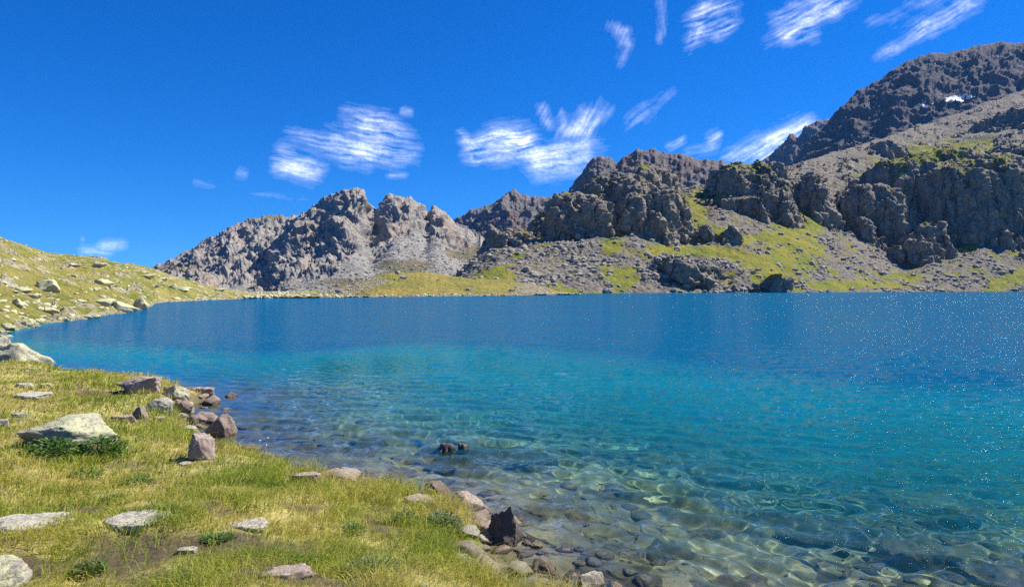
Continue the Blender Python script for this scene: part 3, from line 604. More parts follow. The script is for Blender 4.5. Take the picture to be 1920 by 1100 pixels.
for i, (px, py, wp, hp, dr, mat, yaw, lean, flat, kind, label) in enumerate(STONES):
    if kind == 'w': x, y = wl_pt(px, py); zb = 0.
    else: x, y, zb = ground_hit(px, py)
    a = wp/2*y/F; dp = a*dr; y2 = y+dp*.55; x2 = float(wx(px, y2)); a *= y2/y
    if kind == 'w':
        bz = float(near_z(np.array([x2]), np.array([y2]))[0]); top = hp*y2/F+.01*0; zb2 = min(bz, 0)-.05; half = (top-zb2)/1.55 if bz > -.6 else (top+.6)/1.55
        zc = top-half
    else:
        zb2 = float(near_z(np.array([x2]), np.array([y2]))[0]); tilt = (2.4-zb)/y*dp*1.3
        top = max(hp*y2/F*.96-tilt*.35, .025)+(.035 if flat <= .3 else .02); half = max(top*.75, top/2+.05); zc = zb2+top-half
        if flat and flat < .3: half = .12; top = .05; zc = zb2+top-half*flat-.02
    p, f = rock_shape(40+i, (a, dp, half), 5 if wp > 45 else 4, 16, .10 if flat else .12, flat, lean, (.5 if wp > 80 else 0) if mat == 'dark' else .3 if mat in ('brown', 'pink') and not flat else 0)
    v = p.copy(); c_, s_ = math.cos(R(yaw)), math.sin(R(yaw))
    v[:, 0], v[:, 1] = p[:, 0]*c_-p[:, 1]*s_, p[:, 0]*s_+p[:, 1]*c_
    o = new_mesh('rock', v, f, RM[mat]); o.location = (x2, y2, zc); tag(o, label, 'rock'); o.cycles.is_caustics_receiver = True
    STN_XY.append((x2, y2, a, dp, R(yaw), 1 if 0 < flat < .3 else 0))
# stones lying under water
SUB = [(1315, 975, 200, .7, 'lakebed', .26, 'wide brown rock under the clear water left of the long dark slab'), (1520, 985, 215, .34, 'dark', .26, 'long dark slab under water running down to the right'),
 (1350, 878, 150, .4, 'brown', .26, 'narrow sunken slab beyond the wide brown underwater rock'), (760, 800, 64, .5, 'pink', .2, 'pinkish sunken rock in the far shallows'), (905, 852, 215, .55, 'dark', .18, 'broad brown rock just under the surface behind the black pair'),
 (1760, 935, 170, .4, 'lakebed', .3, 'long olive rock under water near the right side'), (1880, 1075, 150, .5, 'brown', .3, 'big brown rock under water in the bottom right corner'), (790, 858, 50, .6, 'lakebed', .12, 'small ochre rock under water left of the black pair'),
 (745, 885, 60, .6, 'lakebed', .12, 'ochre rock under water just off the bank'), (1080, 970, 70, .6, 'lakebed', .14, 'sunken rock right of the black triangular rock'), (1060, 1030, 90, .6, 'dark', .14, 'dark sunken rock below the black triangular rock'), 
 (1690, 1030, 110, .5, 'brown', .25, 'brown sunken rock right of the long dark slab'), (660, 850, 70, .5, 'brown', .12, 'brown sunken rock off the tall tuft'), (1180, 1060, 120, .6, 'brown', .14, 'brown sunken rock near the bottom edge'),
 (1400, 1085, 120, .6, 'lakebed', .2, 'olive sunken rock at the bottom edge'), (325, 693, 60, .5, 'pink', .1, 'purplish sunken rock beyond the grassy point'), (590, 800, 60, .5, 'brown', .12, 'dim sunken rock in the middle of the inlet water'), (1230, 860, 70, .5, 'lakebed', .2, 'pale sunken rock in the greenish water')]
for i, (px, py, wp, dr, mat, hh, label) in enumerate(SUB):
    x, y = wl_pt(px, py); d0 = -float(near_z(np.array([x]), np.array([y]), False)[0]); k = 1+.8*max(d0-.1, 0)/math.hypot(x, y); x, y = x*k, y*k
    bz = float(near_z(np.array([x]), np.array([y]), False)[0]); a = wp/2*y/F; hh *= 1.35; p, f = rock_shape(200+i, (a*1.25, max(a*dr*2.6, .2), hh*1.2), 5, 12, .09, .55)
    top = min(bz+hh*1.15, -.04); o = new_mesh('rock', p, f, RM[mat]); o.location = (x, y, top-hh); o.rotation_euler = (0, 0, R(-25 if wp > 140 else random.Random(i).uniform(-40, 40)))
    tag(o, label, 'rock'); o.cycles.is_caustics_receiver = True

# shared small stone shapes for everything that is strewn about
def base_set(mat, n=7, sub=2, z=.6, sd=500):
    out = []
    for i in range(n):
        p, f = rock_shape(sd+i, (1, .8, z), sub, 13 if sub > 3 else 9, .11 if sub > 3 else .08); m = new_mesh('stone', p, f, RM[mat], sub > 2); me = m.data; bpy.data.objects.remove(m); out.append(me)
    return out
def merged(name, base, P, S, rz, mat, smooth=False, tilt=None):
    """many small stones as one mesh (nobody could count them)"""
    V, Fc, off = [], [], 0
    for k, (p, s, r) in enumerate(zip(P, S, rz)):
        b, f = base[k % len(base)]; c_, s_ = math.cos(r), math.sin(r); q = b*s
        V.append(np.stack([q[:, 0]*c_-q[:, 1]*s_, q[:, 0]*s_+q[:, 1]*c_, q[:, 2]], -1)+p); Fc.append(f+off); off += len(b)
    return new_mesh(name, np.concatenate(V), np.concatenate(Fc), mat, smooth)
def surf_pick(key, n, wf, rng):
    P, m, PX, PY = SURF[key]; wgt = np.clip(wf(P, m, PX, PY), 0, None).ravel(); wgt = wgt/wgt.sum(); idx = rng.choice(len(wgt), n, p=wgt, replace=False)
    return P.reshape(-1, 3)[idx], PX.ravel()[idx], PY.ravel()[idx]
rng = np.random.default_rng(77)
# hillside boulders: the named ones first
HB = base_set('hill', 8, 4, .62)
def on_surf(key, px, py):
    P, m, PX, PY = SURF[key]; sy = HY-F*(P[..., 2]-H)/P[..., 1]; sx = 960+F*P[..., 0]/P[..., 1]; k = np.argmin((sx-px)**2+(sy-py)**2); return P.reshape(-1, 3)[k]
def put(me, p, s, rz, label, cat, group=None, sink=.25, name='boulder'):
    o = bpy.data.objects.new(name, me); COL.objects.link(o); o.location = (p[0], p[1], p[2]+s[2]*(.6-sink*1.2)); o.scale = s; o.rotation_euler = (random.Random(int(abs(p[0])*1000)).uniform(-.2, .2), 0, rz)
    return tag(o, label, cat, group)
for k, (px, py, wp, hp, lab) in enumerate([(86, 546, 60, 24, 'largest cream boulder on the left hillside with a dark gap under it'), (2, 520, 26, 26, 'pale boulder at the left edge of the hillside'), (30, 575, 26, 16, 'pair-topping pale stone low on the hillside'),
        (58, 558, 28, 10, 'flat pale stone left below the largest hillside boulder'), (92, 587, 30, 12, 'flat pale slab in the green turf above the left shore'), (44, 608, 30, 14, 'pale rounded rock at the left shore near the inlet'), (72, 604, 22, 10, 'brownish shore rock right of the rounded one'),
        (10, 616, 30, 12, 'pale shore rock at the left edge'), (116, 601, 24, 8, 'flat white shore stone under the hillside'), (220, 580, 60, 18, 'broad flat pale rock on the small headland'), (262, 578, 30, 22, 'pointed rusty pale rock at the tip of the headland'),
        (190, 572, 40, 16, 'layered pale rocks above the headland'), (105, 488, 34, 10, 'dark-edged flat rock high on the left hillside'), (322, 540, 16, 10, 'white stone standing near the middle of the hillside foot'), (330, 563, 22, 8, 'white stone at the water below the hillside')]):
    p = on_surf('hill', px, py); s = wp/2*p[1]/F
    put(HB[k % 8], (p[0], p[1]+s*.4, p[2]), (s, s*.8, hp*p[1]/F*1.3), k*1.3 % .6, lab, 'boulder', None, .42)
P, PXs, PYs = surf_pick('hill', 90, lambda P, m, X, Y: (X > -60)*(X < 520)*(P[..., 2] > .3)*np.sqrt(P[..., 1])*1., rng)
for k, p in enumerate(P):
    s = (.25+.9*rng.random()**2.2)*(1 if p[1] > 60 else .6)
    put(HB[k % 8], p, (s*1.2, s, s*.75), rng.random()*.8, f"{'big' if s > .6 else 'small'} pale boulder {'high up' if p[2] > 7 else 'halfway up' if p[2] > 3 else 'low down'} on the left hillside, {'near the left edge' if PXs[k] < 160 else 'above the headland' if PXs[k] < 320 else 'beyond the headland'}", 'boulder', 'boulders strewn over the left hillside')
P, PXs, PYs = surf_pick('hill', 60, lambda P, m, X, Y: (X > -60)*(X < 560)*(P[..., 2] > -.05)*(P[..., 2] < .35)*1., rng)
for k, p in enumerate(P):
    s = (.2+.5*rng.random()**1.5)*np.clip(p[1]/90, .5, 1.6)
    put(HB[k % 8], (p[0], p[1], .02), (s*1.3, s, s*.8), rng.random()*.8, f"pale stone on the water line of the left shore, {'by the inlet' if PXs[k] < 130 else 'on the headland' if PXs[k] < 285 else 'beyond the headland'}", 'boulder', 'stones along the left water line')
HBs = [rock_shape(500+i, (1, .8, .6), 2, 9, .08) for i in range(7)]
P, _, _ = surf_pick('hill', 1500, lambda P, m, X, Y: (X > -700)*(X < 560)*(P[..., 2] > .1)*1., rng)
tag(merged('hillside_stones', HBs, P, .1+.3*rng.random(len(P))**2, rng.random(len(P))*6, RM['hill']), 'small pale stones scattered in the turf of the left hillside', 'stones', kind='stuff')
# dun hill and head of the lake
GB = base_set('grey', 8, 2, .7, 520)
P, _, _ = surf_pick('dun', 30, lambda P, m, X, Y: (X > 600)*(X < 1060)*(P[..., 2] > .4)*1., rng)
for k, p in enumerate(P):
    s = .3+1.3*rng.random()**3; put(GB[k % 8], p, (s, s*.9, s), rng.random()*6, f"dark rock on the {'left' if p[0] < -35 else 'right'} half of the tawny hill at the head of the lake", 'boulder', 'rocks on the tawny hill')
P, _, _ = surf_pick('dun', 1400, lambda P, m, X, Y: (P[..., 2] > -.1)*(P[..., 2] < .55)*1.+(m['scree'] > .5)*.3, rng)
tag(merged('shore_stones', [rock_shape(540+i, (1, .8, .7), 1, 7, .05) for i in range(6)], P, .2+.6*rng.random(len(P))**2, rng.random(len(P))*6, RM['hill']), 'pale stones fringing the far shore under the tawny hill', 'stones', kind='stuff')
# talus boulders below the dark crags
P, PXv, PYv = surf_pick('massif', 100, lambda P, m, X, Y: (X > 860)*(X < 1925)*(P[..., 2] > -.3)*(m['scree'] > .5)*(m['grass'] < .5)*(P[..., 1] < 640)*1., rng)
for k, p in enumerate(P):
    s = 1.3+1.5*rng.random()**2; put(GB[k % 8], p, (s, s*.9, s*1.1), rng.random()*6, f"large grey boulder {'near the shore' if p[2] < 15 else 'high up'} on the scree {'left of' if PXv[k] < 1165 else 'above' if PXv[k] < 1430 else 'right of'} the crag at the water", 'boulder', 'big boulders on the scree of the right shore', .35)
P, _, _ = surf_pick('massif', 14000, lambda P, m, X, Y: (X > 840)*(X < 2100)*(P[..., 2] > -.3)*(m['scree'] > .4)*(1-.9*m['grass'])*(P[..., 1] < 800)*(.6+P[..., 1]/500)*np.clip(.4+1.6*fbm(P[..., 0]/25, P[..., 1]/25, 3, 4), .04, 3), rng)
tag(merged('scree_boulders', [rock_shape(560+i, (1, .85, .8), 1, 7, .05) for i in range(7)], P, .3+2.2*rng.random(len(P))**4, rng.random(len(P))*6, RM['grey']), 'grey boulders covering the scree slopes below the crags', 'boulders', kind='stuff')
P, _, _ = surf_pick('left', 1800, lambda P, m, X, Y: (X > 480)*(X < 940)*(m['scree'] > .6)*(P[..., 1] < 1050)*P[..., 1], rng)
tag(merged('scree_stones', [rock_shape(560+i, (1, .85, .8), 1, 7, .05) for i in range(7)], P, .8+2*rng.random(len(P))**3, rng.random(len(P))*6, MT['left_mtn']), 'grey rubble on the scree under the jagged mountain', 'stones', kind='stuff')
# cobbles on the lake bed
n = 3600; r_ = 1/rng.uniform(1/17., 1/3.2, n); a_ = rng.uniform(R(-48), R(50), n); x, y = r_*np.sin(a_), r_*np.cos(a_); d_ = shore_dist(x, y); k_ = (d_ < .05)&(d_ > -7)&(rng.random(n) < .25+1.5*fbm(x*.7, y*.7, 4, 3)+.6*(d_ > -.8)); x, y = x[k_], y[k_]
z = near_z(x, y); sz = (.03+.13*rng.random(len(x))**3)*np.clip(np.hypot(x, y)/7, .7, 1.5); z = np.minimum(z+sz*.1, -.02-sz*.3*(d_[k_] < -.3))
for nm, sel, mt in (('cobbles', slice(0, None, 2), 'lakebed'), ('cobbles', slice(1, None, 2), 'brown')):
    o = merged(nm, [rock_shape(600+i, (1, .8, .5), 2, 9, .06) for i in range(8)], np.stack([x, y, z], -1)[sel], sz[sel], rng.random(len(x))[sel]*6, RM[mt], True)
    tag(o, 'ochre cobbles covering the lake bed' if mt == 'lakebed' else 'dark cobbles lying on the lake bed', 'stones', kind='stuff'); o.cycles.is_caustics_receiver = True

# ------------------------------------------------------------ snow, lifted off the face of the big mountain
def snow(cx, cy, rx, ry, rot, label):
    P, m, PX, PY = SURF['giant']; sy = HY-F*(P[..., 2]-H)/P[..., 1]; sx = 960+F*P[..., 0]/P[..., 1]
    q = ell(sx, sy, cx, cy, rx, ry, rot)+.35*fbm(sx/9, sy/5, 0, 3); N = normals(P); k = (q > 0)&(P[..., 1] < 1800)
    if k.sum() < 6: return
    v = P+N*2.5; v[..., 2] += 1
    f = grid_faces(*sx.shape); f = f[k.ravel()[f].all(1)]; v, f, _ = compact(v.reshape(-1, 3), f)
    M_ = MT.get('snow')
    if not M_:
        M = Mat('old_snow'); M_ = MT['snow'] = M.done(M.mix(M.noise(.05, 4), (.8, .82, .86), (.65, .68, .74)), .7)
    tag(new_mesh('snow_patch', v, f, M_), label, 'snow patch')
snow(1798, 186, 32, 7, -8, 'largest snow patch high on the huge right mountain')
snow(1756, 194, 17, 3.4, -6, 'thin snow streak left of the largest snow patch')
snow(1733, 201, 8, 4, 0, 'smallest snow patch, farthest left on the huge mountain')

# ------------------------------------------------------------ grass
def blades(name, X, Y, Z, Hh, W, hue, rng, lean=.45, mat=None):
    n = len(X); a = rng.uniform(0, 6.28, n); la = 2.6*fbm(X*1.7, Y*1.7, 3, 2)+rng.normal(.3, 1.3, n); ln = Hh*lean*rng.uniform(.2, 1.3, n)
    dx, dy = np.cos(a)*W, np.sin(a)*W; lx, ly = np.cos(la)*ln, np.sin(la)*ln
    def pt(s, u, t): return np.stack([X+s*dx+lx*u, Y+s*dy+ly*u, Z+Hh*t], -1)
    V = np.stack([pt(-1, 0, -.05), pt(1, 0, -.05), pt(-.8, .3, .55), pt(.8, .3, .55), pt(0, 1., .95-.2*lean)], 1).reshape(-1, 3)
    b = (np.arange(n)*5)[:, None]; Fc = np.concatenate([b+[0, 1, 3], b+[0, 3, 2], b+[2, 3, 4]]); 
    return new_mesh(name, V, Fc, mat, True, None, {'hue': np.repeat(hue, 5), 'tip': np.tile([0, 0, .55, .55, 1.], n)})
M = Mat('grass_blades'); hue = M.attr('hue')
gc = M.ramp(hue, [(0., (.66, .50, .19)), (.33, (.56, .52, .09)), (.62, (.34, .42, .04)), (1., (.10, .22, .02))])
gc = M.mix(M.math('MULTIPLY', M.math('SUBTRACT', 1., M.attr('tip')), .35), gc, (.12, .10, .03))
tr = M.n.new('ShaderNodeBsdfTranslucent'); M.l.new(gc, tr.inputs[0]); M.done(gc, .6, None, .3); ms = M.n.new('ShaderNodeMixShader'); ms.inputs[0].default_value = .5
M.l.new(M.b.outputs[0], ms.inputs[1]); M.l.new(tr.outputs[0], ms.inputs[2]); M.l.new(ms.outputs[0], M.out.inputs[0]); MT['grass'] = M.m
rng = np.random.default_rng(5)
n = 520000; r_ = np.exp(rng.uniform(math.log(2.6), math.log(24), n)); a_ = rng.uniform(R(-58), R(40), n); x, y = r_*np.sin(a_), r_*np.cos(a_)
d_ = shore_dist(x, y)+.1*fbm(x*2, y*2, 1, 3); sl_ = soil_fn(x, y); dens = fbm(x*1.3, y*1.3, 8, 4); k_ = (d_ > -.03)&(rng.random(n) > sl_*.9)&(rng.random(n) < .8+.7*dens)
for (sx, sy, a, b, yw, kd_) in STN_XY:
    c_, s_ = math.cos(yw), math.sin(yw); dx, dy = x-sx, y-sy; k_ &= np.hypot((dx*c_+dy*s_)/a, (-dx*s_+dy*c_)/b) > (.74 if kd_ == 1 else .9)+.22*np.clip(fbm(x*6, y*6, sx, 2), -1, 1)
x, y, r_, d_ = x[k_], y[k_], r_[k_], d_[k_]; z = near_z(x, y)
hue = .47+.5*fbm(x*.8, y*.8, 20, 4)+.22*rng.normal(size=len(x)); hh = .06+.12*sstep(.9, .15, d_)+.06*np.clip(fbm(x*1.6, y*1.6, 30, 3)+.3, 0, 1)
TUFTS = [(235, 768, 1.1, .26, .95), (300, 820, .7, .22, .75), (345, 835, .5, .24, .7), (170, 722, 1.4, .26, .6), (485, 905, .55, .24, .72), (430, 900, .5, .18, .68), (540, 925, .35, .18, .75), (700, 950, .5, .17, .55), (640, 930, .5, .15, .5), (820, 1010, .45, .16, .9), (760, 1040, .6, .12, .8), (640, 1040, .6, .1, .75), (870, 1060, .4, .12, .7),
         (190, 880, .6, .14, .9), (150, 860, .8, .16, .9), (420, 1030, .5, .12, .85), (300, 900, .5, .1, .9), (1000, 1100, .4, .12, .6), (1180, 1108, .3, .12, .5), (560, 990, .5, .11, .25), (640, 1000, .5, .13, .2), (90, 1000, .6, .1, .3), (60, 900, .8, .12, .35), (390, 760, .3, .1, .7), (100, 1060, .3, .14, .8)]
tg = np.random.default_rng(9)
for _ in range(110): TUFTS.append((tg.uniform(-60, 1000), tg.uniform(740, 1110), tg.uniform(.12, .32), tg.uniform(.13, .22), tg.uniform(.1, .9)))
for px, py, rad, th, hu in TUFTS:
    a, b, _ = ground_hit(px, py); q = np.clip(1-np.hypot(x-a, y-b)/rad, 0, 1)**.6; q = q*(.75+.5*np.clip(fbm(x*3, y*3, a, 2), -1, 1)); q = np.clip(q, 0, 1)
    hh = hh+(th-hh).clip(0)*q; hue = hue*(1-q*.8)+hu*q*.8+0
hh *= rng.uniform(.55, 1.25, len(x))*sstep(0, .25, d_)**.3; hue += .1*rng.normal(size=len(x))
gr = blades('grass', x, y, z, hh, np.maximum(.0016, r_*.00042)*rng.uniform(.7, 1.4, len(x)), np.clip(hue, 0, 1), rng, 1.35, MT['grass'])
tag(gr, 'yellow-green meadow grass with taller green tufts on the near bank', 'grass', kind='stuff')
# seed stalks standing above the grass
n = 500; r_ = rng.uniform(3.5, 14, n); a_ = rng.uniform(R(-45), R(15), n); x, y = r_*np.sin(a_), r_*np.cos(a_); k_ = shore_dist(x, y) > .05; x, y, r_ = x[k_], y[k_], r_[k_]
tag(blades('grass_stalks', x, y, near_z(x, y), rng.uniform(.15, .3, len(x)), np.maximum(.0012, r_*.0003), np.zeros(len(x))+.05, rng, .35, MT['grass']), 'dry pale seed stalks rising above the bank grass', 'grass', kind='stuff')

# ------------------------------------------------------------ leafy plants
def leaf_mat(name, c):
    M = Mat(name); n = M.noise(9, 3); cc = M.mix(M.ramp(n, [(.3, 0.), (.7, 1.)]), tuple(x*.55 for x in c), c); M.done(cc, .5, None, .4)
    tr = M.n.new('ShaderNodeBsdfTranslucent'); M.l.new(cc, tr.inputs[0]); ms = M.n.new('ShaderNodeMixShader'); ms.inputs[0].default_value = .3
    M.l.new(M.b.outputs[0], ms.inputs[1]); M.l.new(tr.outputs[0], ms.inputs[2]); M.l.new(ms.outputs[0], M.out.inputs[0]); return M.m
LM = {'green': leaf_mat('leaf_green', (.10, .20, .03)), 'deep': leaf_mat('leaf_deep_green', (.10, .20, .035)), 'sage': leaf_mat('leaf_sage', (.18, .25, .10))}
def plant(px, py, wid, hgt, n, ll, mat, label, seed):
    g = np.random.default_rng(seed); x, y, z = ground_hit(px, py); rad = wid/2*y/F; hg = hgt*y/F; L_ = ll
    th = g.uniform(0, 6.28, n); q = np.sqrt(g.random(n)); bx, by = rad*q*np.cos(th), rad*.7*q*np.sin(th); bz = hg*g.random(n)**.7*(1-.6*q*q)
    o = bpy.data.objects.new('leafy_plant', None); COL.objects.link(o); o.location = (x, y, z); tag(o, label, 'plant')
    up = g.uniform(-.1, .9, n); yw = th+g.normal(0, .7, n); l = L_*g.uniform(.6, 1.3, n); d = np.stack([np.cos(yw)*np.cos(up), np.sin(yw)*np.cos(up), np.sin(up)], -1)
    sd = np.stack([-np.sin(yw), np.cos(yw), 0*yw], -1); B = np.stack([bx, by, bz], -1); dn = np.array([0, 0, 1.])
    pts = [(0, 0, 0), (.3, .28, .03), (.3, -.28, .03), (.65, .27, 0), (.65, -.27, 0), (1, 0, -.14), (.35, 0, -.04), (.65, 0, -.07)]
    V = np.stack([B+d*(l*t)[:, None]+sd*(l*s)[:, None]+dn*(l*u)[:, None] for t, s, u in pts], 1).reshape(-1, 3); b = (np.arange(n)*8)[:, None]
    Fc = np.concatenate([b+k for k in ([0, 6, 1], [0, 2, 6], [1, 6, 7], [1, 7, 3], [2, 7, 6], [2, 4, 7], [3, 7, 5], [4, 5, 7])]); new_mesh('leaves', V, Fc, LM[mat], True, o)
    k = n//4; bb = B[:k]; rt = bb*np.array([.35, .35, 0]); rt[:, 2] = -.02; wv = .002+0*bb; V = np.stack([rt-[.003, 0, 0], rt+[.003, 0, 0], bb+[.002, 0, 0], bb-[.002, 0, 0]], 1).reshape(-1, 3); b = (np.arange(k)*4)[:, None]
    new_mesh('stems', V, b+np.array([0, 1, 2, 3]), LM['deep'], True, o)
for a in [(100, 858, 110, 38, 420, .06, 'green', 'bushy dark green plant under the left side of the large pale boulder'), (190, 855, 90, 40, 380, .06, 'green', 'bright leafy plant under the right side of the large pale boulder'), (160, 895, 60, 14, 160, .05, 'deep', 'low dark plant in the grass below the large pale boulder'),
          (828, 1000, 74, 44, 420, .038, 'sage', 'sage green leafy plant on the bank corner below the pink boulder'), (520, 922, 34, 18, 160, .035, 'green', 'small rounded green plant at the foot of the tall tuft'), (215, 940, 40, 14, 120, .035, 'deep', 'dark green plant in the grass left above the bluish slab'),
          (315, 962, 34, 16, 120, .035, 'green', 'small green plant at the right end of the bluish slab'), (410, 1012, 60, 10, 200, .03, 'green', 'low spreading plant beside the cream slab'), (660, 1000, 50, 20, 150, .03, 'green', 'green plant amid straw grass in the middle of the bank'), (700, 1075, 120, 30, 420, .022, 'sage', 'wide low clover-like plant at the bottom of the bank'),
          (560, 1060, 90, 18, 260, .022, 'green', 'green creeping plant above the slanting pinkish slab'), (170, 1075, 60, 26, 160, .03, 'green', 'bright green plant near the bottom left boulder'), (260, 905, 60, 12, 150, .035, 'deep', 'dark green low plant in the straw grass right of the large boulder'), (760, 985, 60, 30, 220, .03, 'deep', 'deep green plant left of the sage green one')]:
    plant(*a, seed=int(a[0]*7+a[1]))
# dried flower head on a bent stalk at the water edge
x, y, z = ground_hit(484, 880)
dry = bpy.data.objects.new('dried_plant', None); COL.objects.link(dry); dry.location = (x, y, z); tag(dry, 'pale dried flower stalks standing up against the water by the tall tuft', 'plant')
M = Mat('dry_stalk'); MT['dry'] = M.done((.5, .42, .3), .9)
def tube(name, pts, r, mat, parent):
    V, Fc = [], []
    for i, p in enumerate(pts):
        for k in range(6): V.append((p[0]+r*math.cos(k*1.047), p[1]+r*math.sin(k*1.047), p[2]))
        if i: Fc += [[(i-1)*6+k, (i-1)*6+(k+1) % 6, i*6+(k+1) % 6, i*6+k] for k in range(6)]
    return new_mesh(name, V, Fc, mat, True, parent)
for dx, hgt, bend in ((-.02, .33, .03), (.05, .36, .05), (.10, .28, -.02)):
    tube('stalk', [(dx, 0, -.02), (dx+bend*.3, .01, hgt*.5), (dx+bend, .02, hgt)], .0025, MT['dry'], dry)
    p, f = rock_shape(int(900+dx*100), (.018, .015, .012), 2, 4, .2); o = new_mesh('flower_head', p+np.array([dx+bend, .02, hgt]), f, MT['dry'], True, dry)
# moss cushion on the bank lip
M = Mat('bright_moss'); n2 = M.noise(30, 6, .7); n1 = M.noise(5, 4); MT['moss'] = M.done(M.mix(M.ramp(n1, [(.35, 0.), (.65, 1.)]), M.mix(n2, (.06, .10, .008), (.16, .24, .015)), (.22, .28, .02)), .95, M.bump(n2, 1, .02))
for i, (px, py, wp, hgt, rt, lb) in enumerate([(880, 1035, 60, .30, 60, 'bright green moss cushion draped over the bank edge below the pink boulder'), (915, 1080, 60, .26, 55, 'second bright moss cushion lower down the bank edge')]):
    x, y, z = ground_hit(px, py); a = wp*y/F/2; p, f = rock_shape(950+i, (a*1.5, a*.7, hgt*.5), 5, 3, .12); o = new_mesh('moss_cushion', p, f, MT['moss']); o.location = (x, y+.1, z-hgt*.22); o.rotation_euler = (0, 0, -R(rt)); tag(o, lb, 'moss')

# ------------------------------------------------------------ clouds: thin high sheets of ice cloud
M = Mat('cloud_veil'); N_, L_ = M.n, M.l; dens = M.attr('veil'); df = N_.new('ShaderNodeBsdfDiffuse'); tl = N_.new('ShaderNodeBsdfTranslucent'); tp = N_.new('ShaderNodeBsdfTransparent')
df.inputs[0].default_value = tl.inputs[0].default_value = (.9, .93, .97, 1); ad = N_.new('ShaderNodeAddShader'); L_.new(df.outputs[0], ad.inputs[0]); L_.new(tl.outputs[0], ad.inputs[1])
mx = N_.new('ShaderNodeMixShader'); L_.new(dens, mx.inputs[0]); L_.new(tp.outputs[0], mx.inputs[1]); L_.new(ad.outputs[0], mx.inputs[2]); L_.new(mx.outputs[0], M.out.inputs[0]); MT['cloud'] = M.m
def cloud(strokes, label, alt=3500, puff=False, gain=1.):
    S = np.array([s_[:4] for s_ in strokes]); wd = np.array([s_[4] for s_ in strokes]); pad = wd.max()*3.6
    x0, x1 = min(S[:, 0].min(), S[:, 2].min())-pad, max(S[:, 0].max(), S[:, 2].max())+pad; y0, y1 = min(S[:, 1].min(), S[:, 3].min())-pad, min(max(S[:, 1].max(), S[:, 3].max())+pad, 515)
    X, Y = np.meshgrid(np.arange(x0, x1, 1.6), np.arange(y0, y1, 1.6)); D = np.zeros_like(X); sd = x0*.37
    wxn = 5*fbm(X/45, Y/45, sd, 2); wyn = 5*fbm(X/45, Y/45, sd+9, 2)
    k0 = int(np.argmax(np.hypot(S[:, 2]-S[:, 0], S[:, 3]-S[:, 1]))); u0, v0 = S[k0, 2]-S[k0, 0], S[k0, 3]-S[k0, 1]; L0 = math.hypot(u0, v0); u0, v0 = u0/L0, v0/L0
    al, ac = (X-x0)*u0+(Y-y0)*v0, -(X-x0)*v0+(Y-y0)*u0
    common = .62*fbm((al+.7*wxn)/70, (ac+.7*wyn)/6, sd, 6, .66)+.45*fbm((X+wxn)/40, (Y+wyn)/26, sd+4, 5, .55)
    for (ax, ay, bx, by, w_, it) in strokes:
        L = math.hypot(bx-ax, by-ay); ux, uy = (bx-ax)/L, (by-ay)/L; dx, dy = X+wxn*w_/12-ax, Y+wyn*w_/12-ay; t = (dx*ux+dy*uy)/L; q = (-dx*uy+dy*ux)/(w_*1.75)
        e = np.exp(-q*q*1.1)*sstep(-.25, .2, t)*sstep(1.25, .75, t); st = .8*common+.25*fbm((dx*ux+dy*uy)/50+sd, (-dx*uy+dy*ux)/7, sd, 4, .5)
        D += .09*it*np.exp(-q*q*.3)*sstep(-.35, .2, t)*sstep(1.35, .75, t)*np.clip(1+st, 0, 2)+.58*it*e*np.clip(.55+(.85 if not puff else .35)*st, 0, 1.6)
    fine = fbm(X/7, Y/5, sd, 4); D = D*(1+.2*fine)-.015; D = np.clip(np.clip(D, 0, 2)**1.35*.64*gain, 0, .75)
    Yw = alt*F/(HY-Y); v = np.stack([wx(X, Yw), Yw, wz(Y, Yw)], -1).reshape(-1, 3); f = grid_faces(*X.shape, keep=D > .02); v, f, at = compact(v, f, {'veil': D})
    tag(new_mesh('cloud', v, f, MT['cloud'], True, None, at), label, 'cloud')
cloud([(512, 298, 600, 312, 15, .85), (525, 318, 605, 326, 9, .6)], 'small bright ragged cloud left of the jagged mountain top')
cloud([(540, 246, 612, 272, 8, .7), (645, 214, 735, 224, 9, .75), (660, 235, 765, 248, 9, .8), (610, 262, 690, 296, 14, .9), (665, 272, 780, 292, 15, .9), (690, 290, 694, 315, 6, .5)], 'wide wispy cloud straight above the jagged mountain')
cloud([(750, 207, 774, 210, 5, .8)], 'tiny white cloud scrap above the wide wispy cloud', puff=True)
cloud([(726, 329, 764, 328, 3.4, .7)], 'thin flat cloud sliver just above the two rock towers', puff=True)
cloud([(444, 322, 466, 330, 6, .6)], 'small faint cloud alone left of the ragged bright one', puff=True)
cloud([(362, 340, 405, 348, 8, .25), (470, 362, 580, 375, 4, .28)], 'barely visible veil low in the left sky')
cloud([(860, 248, 900, 292, 6, .7), (880, 282, 985, 248, 11, .95), (905, 262, 1000, 262, 13, .9), (870, 300, 960, 300, 6, .6), (960, 270, 1040, 320, 13, .8), (1000, 285, 1125, 265, 6, .75), (1010, 300, 1130, 292, 12, .85), (1000, 320, 1110, 322, 9, .5)], 'large feathery cloud over the middle of the lake')
cloud([(1012, 195, 1030, 240, 6, .75), (1062, 250, 1052, 205, 5, .5), (1075, 255, 1098, 200, 6, .6), (1082, 250, 1122, 188, 6, .7), (1098, 250, 1146, 198, 6, .7), (1040, 255, 1110, 240, 9, .4)], 'upright comb-like wisps rising out of the large feathery cloud')
cloud([(1138, 44, 1172, 58, 7, .5), (1168, 55, 1180, 88, 8, .55), (1178, 85, 1160, 128, 7, .4)], 'curved hook-shaped wisp high in the middle sky')
cloud([(1240, 0, 1242, 45, 7, .45), (1244, 45, 1236, 84, 5, .55)], 'narrow vertical wisp at the top of the sky')
cloud([(1330, 0, 1292, 92, 9, .7), (1300, 58, 1384, 32, 9, .75), (1290, 36, 1388, 0, 7, .6), (1340, 75, 1378, 45, 6, .5)], 'feathered cloud like a spread wing at the top of the sky')
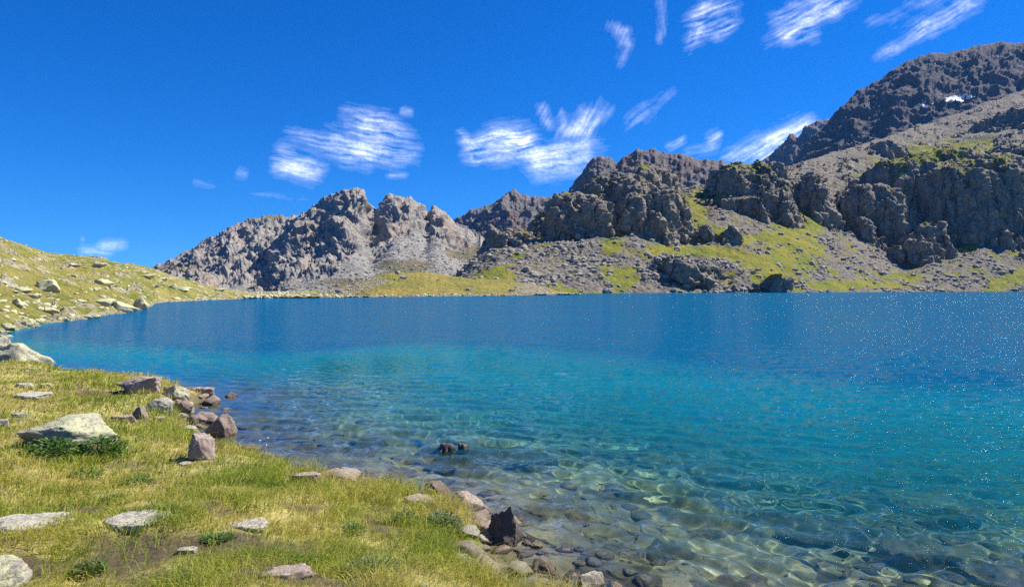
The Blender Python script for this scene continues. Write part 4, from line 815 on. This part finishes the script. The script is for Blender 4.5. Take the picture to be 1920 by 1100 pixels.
cloud([(1446, 76, 1598, 0, 8, .8), (1450, 34, 1570, 16, 8, .75), (1468, 72, 1530, 66, 9, .7), (1480, 10, 1570, -5, 6, .5)], 'bright streaked cloud at the upper right left of the diagonal one')
cloud([(1650, 108, 1735, 52, 7, .7), (1725, 60, 1838, -4, 10, .9), (1622, 42, 1700, 30, 9, .3), (1700, 8, 1780, -2, 6, .4)], 'long diagonal streak of cloud above the huge mountain')
cloud([(1180, 240, 1264, 172, 7, .45), (1172, 225, 1212, 196, 6, .25)], 'faint diagonal wisp between the comb-like wisps and the notched ridge')
cloud([(1250, 279, 1286, 258, 5, .85)], 'small bright dash of cloud above the notched ridge')
cloud([(1326, 262, 1352, 248, 6, .85), (1285, 292, 1345, 272, 10, .4)], 'small bright cloud with a faint veil right of the bright dash')
cloud([(1362, 296, 1440, 284, 12, .75), (1420, 288, 1525, 234, 13, 1.05), (1440, 262, 1520, 228, 6, .6)], 'dense white cloud bank rising behind the small blue peak')
cloud([(184, 459, 236, 458, 5, 1.1)], 'upper of the two flat white clouds above the left hillside', 1700, True)
cloud([(152, 471, 212, 472, 5.5, 1.0), (150, 447, 158, 448, 3, .4)], 'lower of the two flat white clouds above the left hillside', 1700, True)

# ------------------------------------------------------------ air over the valley
b = bmesh.new(); bmesh.ops.create_cube(b, size=1); me = bpy.data.meshes.new('haze'); b.to_mesh(me); b.free()
hz = bpy.data.objects.new('haze', me); COL.objects.link(hz); hz.location = (0, 0, 420); hz.scale = (12400, 12400, 863)
hm = bpy.data.materials.new('thin_blue_air'); hm.use_nodes = True; n_ = hm.node_tree.nodes; n_.remove(n_['Principled BSDF']); pv = n_.new('ShaderNodeVolumePrincipled')
pv.inputs['Color'].default_value = (.14, .42, 1, 1); pv.inputs['Density'].default_value = .00003; pv.inputs['Anisotropy'].default_value = .2
hm.node_tree.links.new(pv.outputs[0], n_['Material Output'].inputs['Volume']); me.materials.append(hm); tag(hz, 'thin bluish air that softens the far peaks', kind='stuff')

# small stones individually along the near water's edge, and gravel between them
SB = base_set('brown', 6, 4, .6, 700)+base_set('pink', 5, 4, .55, 720)+base_set('white', 3, 4, .5, 740)
g = np.random.default_rng(31); k = 0
while k < 110:
    px, py = g.uniform(60, 1250), g.uniform(712, 1098); Y = H*F/(py-HY); X = float(wx(px, Y)); d = float(shore_dist(np.array([X]), np.array([Y]))[0])
    if not -.55 < d < .12: continue
    s_ = (.05+(.17 if k % 14 < 11 else .08)*g.random()**2)*(1 if Y < 10 else 1.4); z = float(near_z(np.array([X]), np.array([Y]))[0]); k += 1
    wh = 'off the grassy point' if py < 790 else 'in the little inlet' if py < 880 else 'below the bank edge' if py < 1000 else 'near the bottom edge'
    o = put(SB[k % len(SB)], (X, Y, z), (s_*1.2, s_, s_), g.random()*6, f"small {['brown', 'pinkish', 'pale'][0 if k % 14 < 6 else 1 if k % 14 < 11 else 2]} stone {'half in the water' if z > -.06 else 'just under the water'} {wh}", 'rock', 'small stones along the near water edge', .3, 'rock'); o.cycles.is_caustics_receiver = True
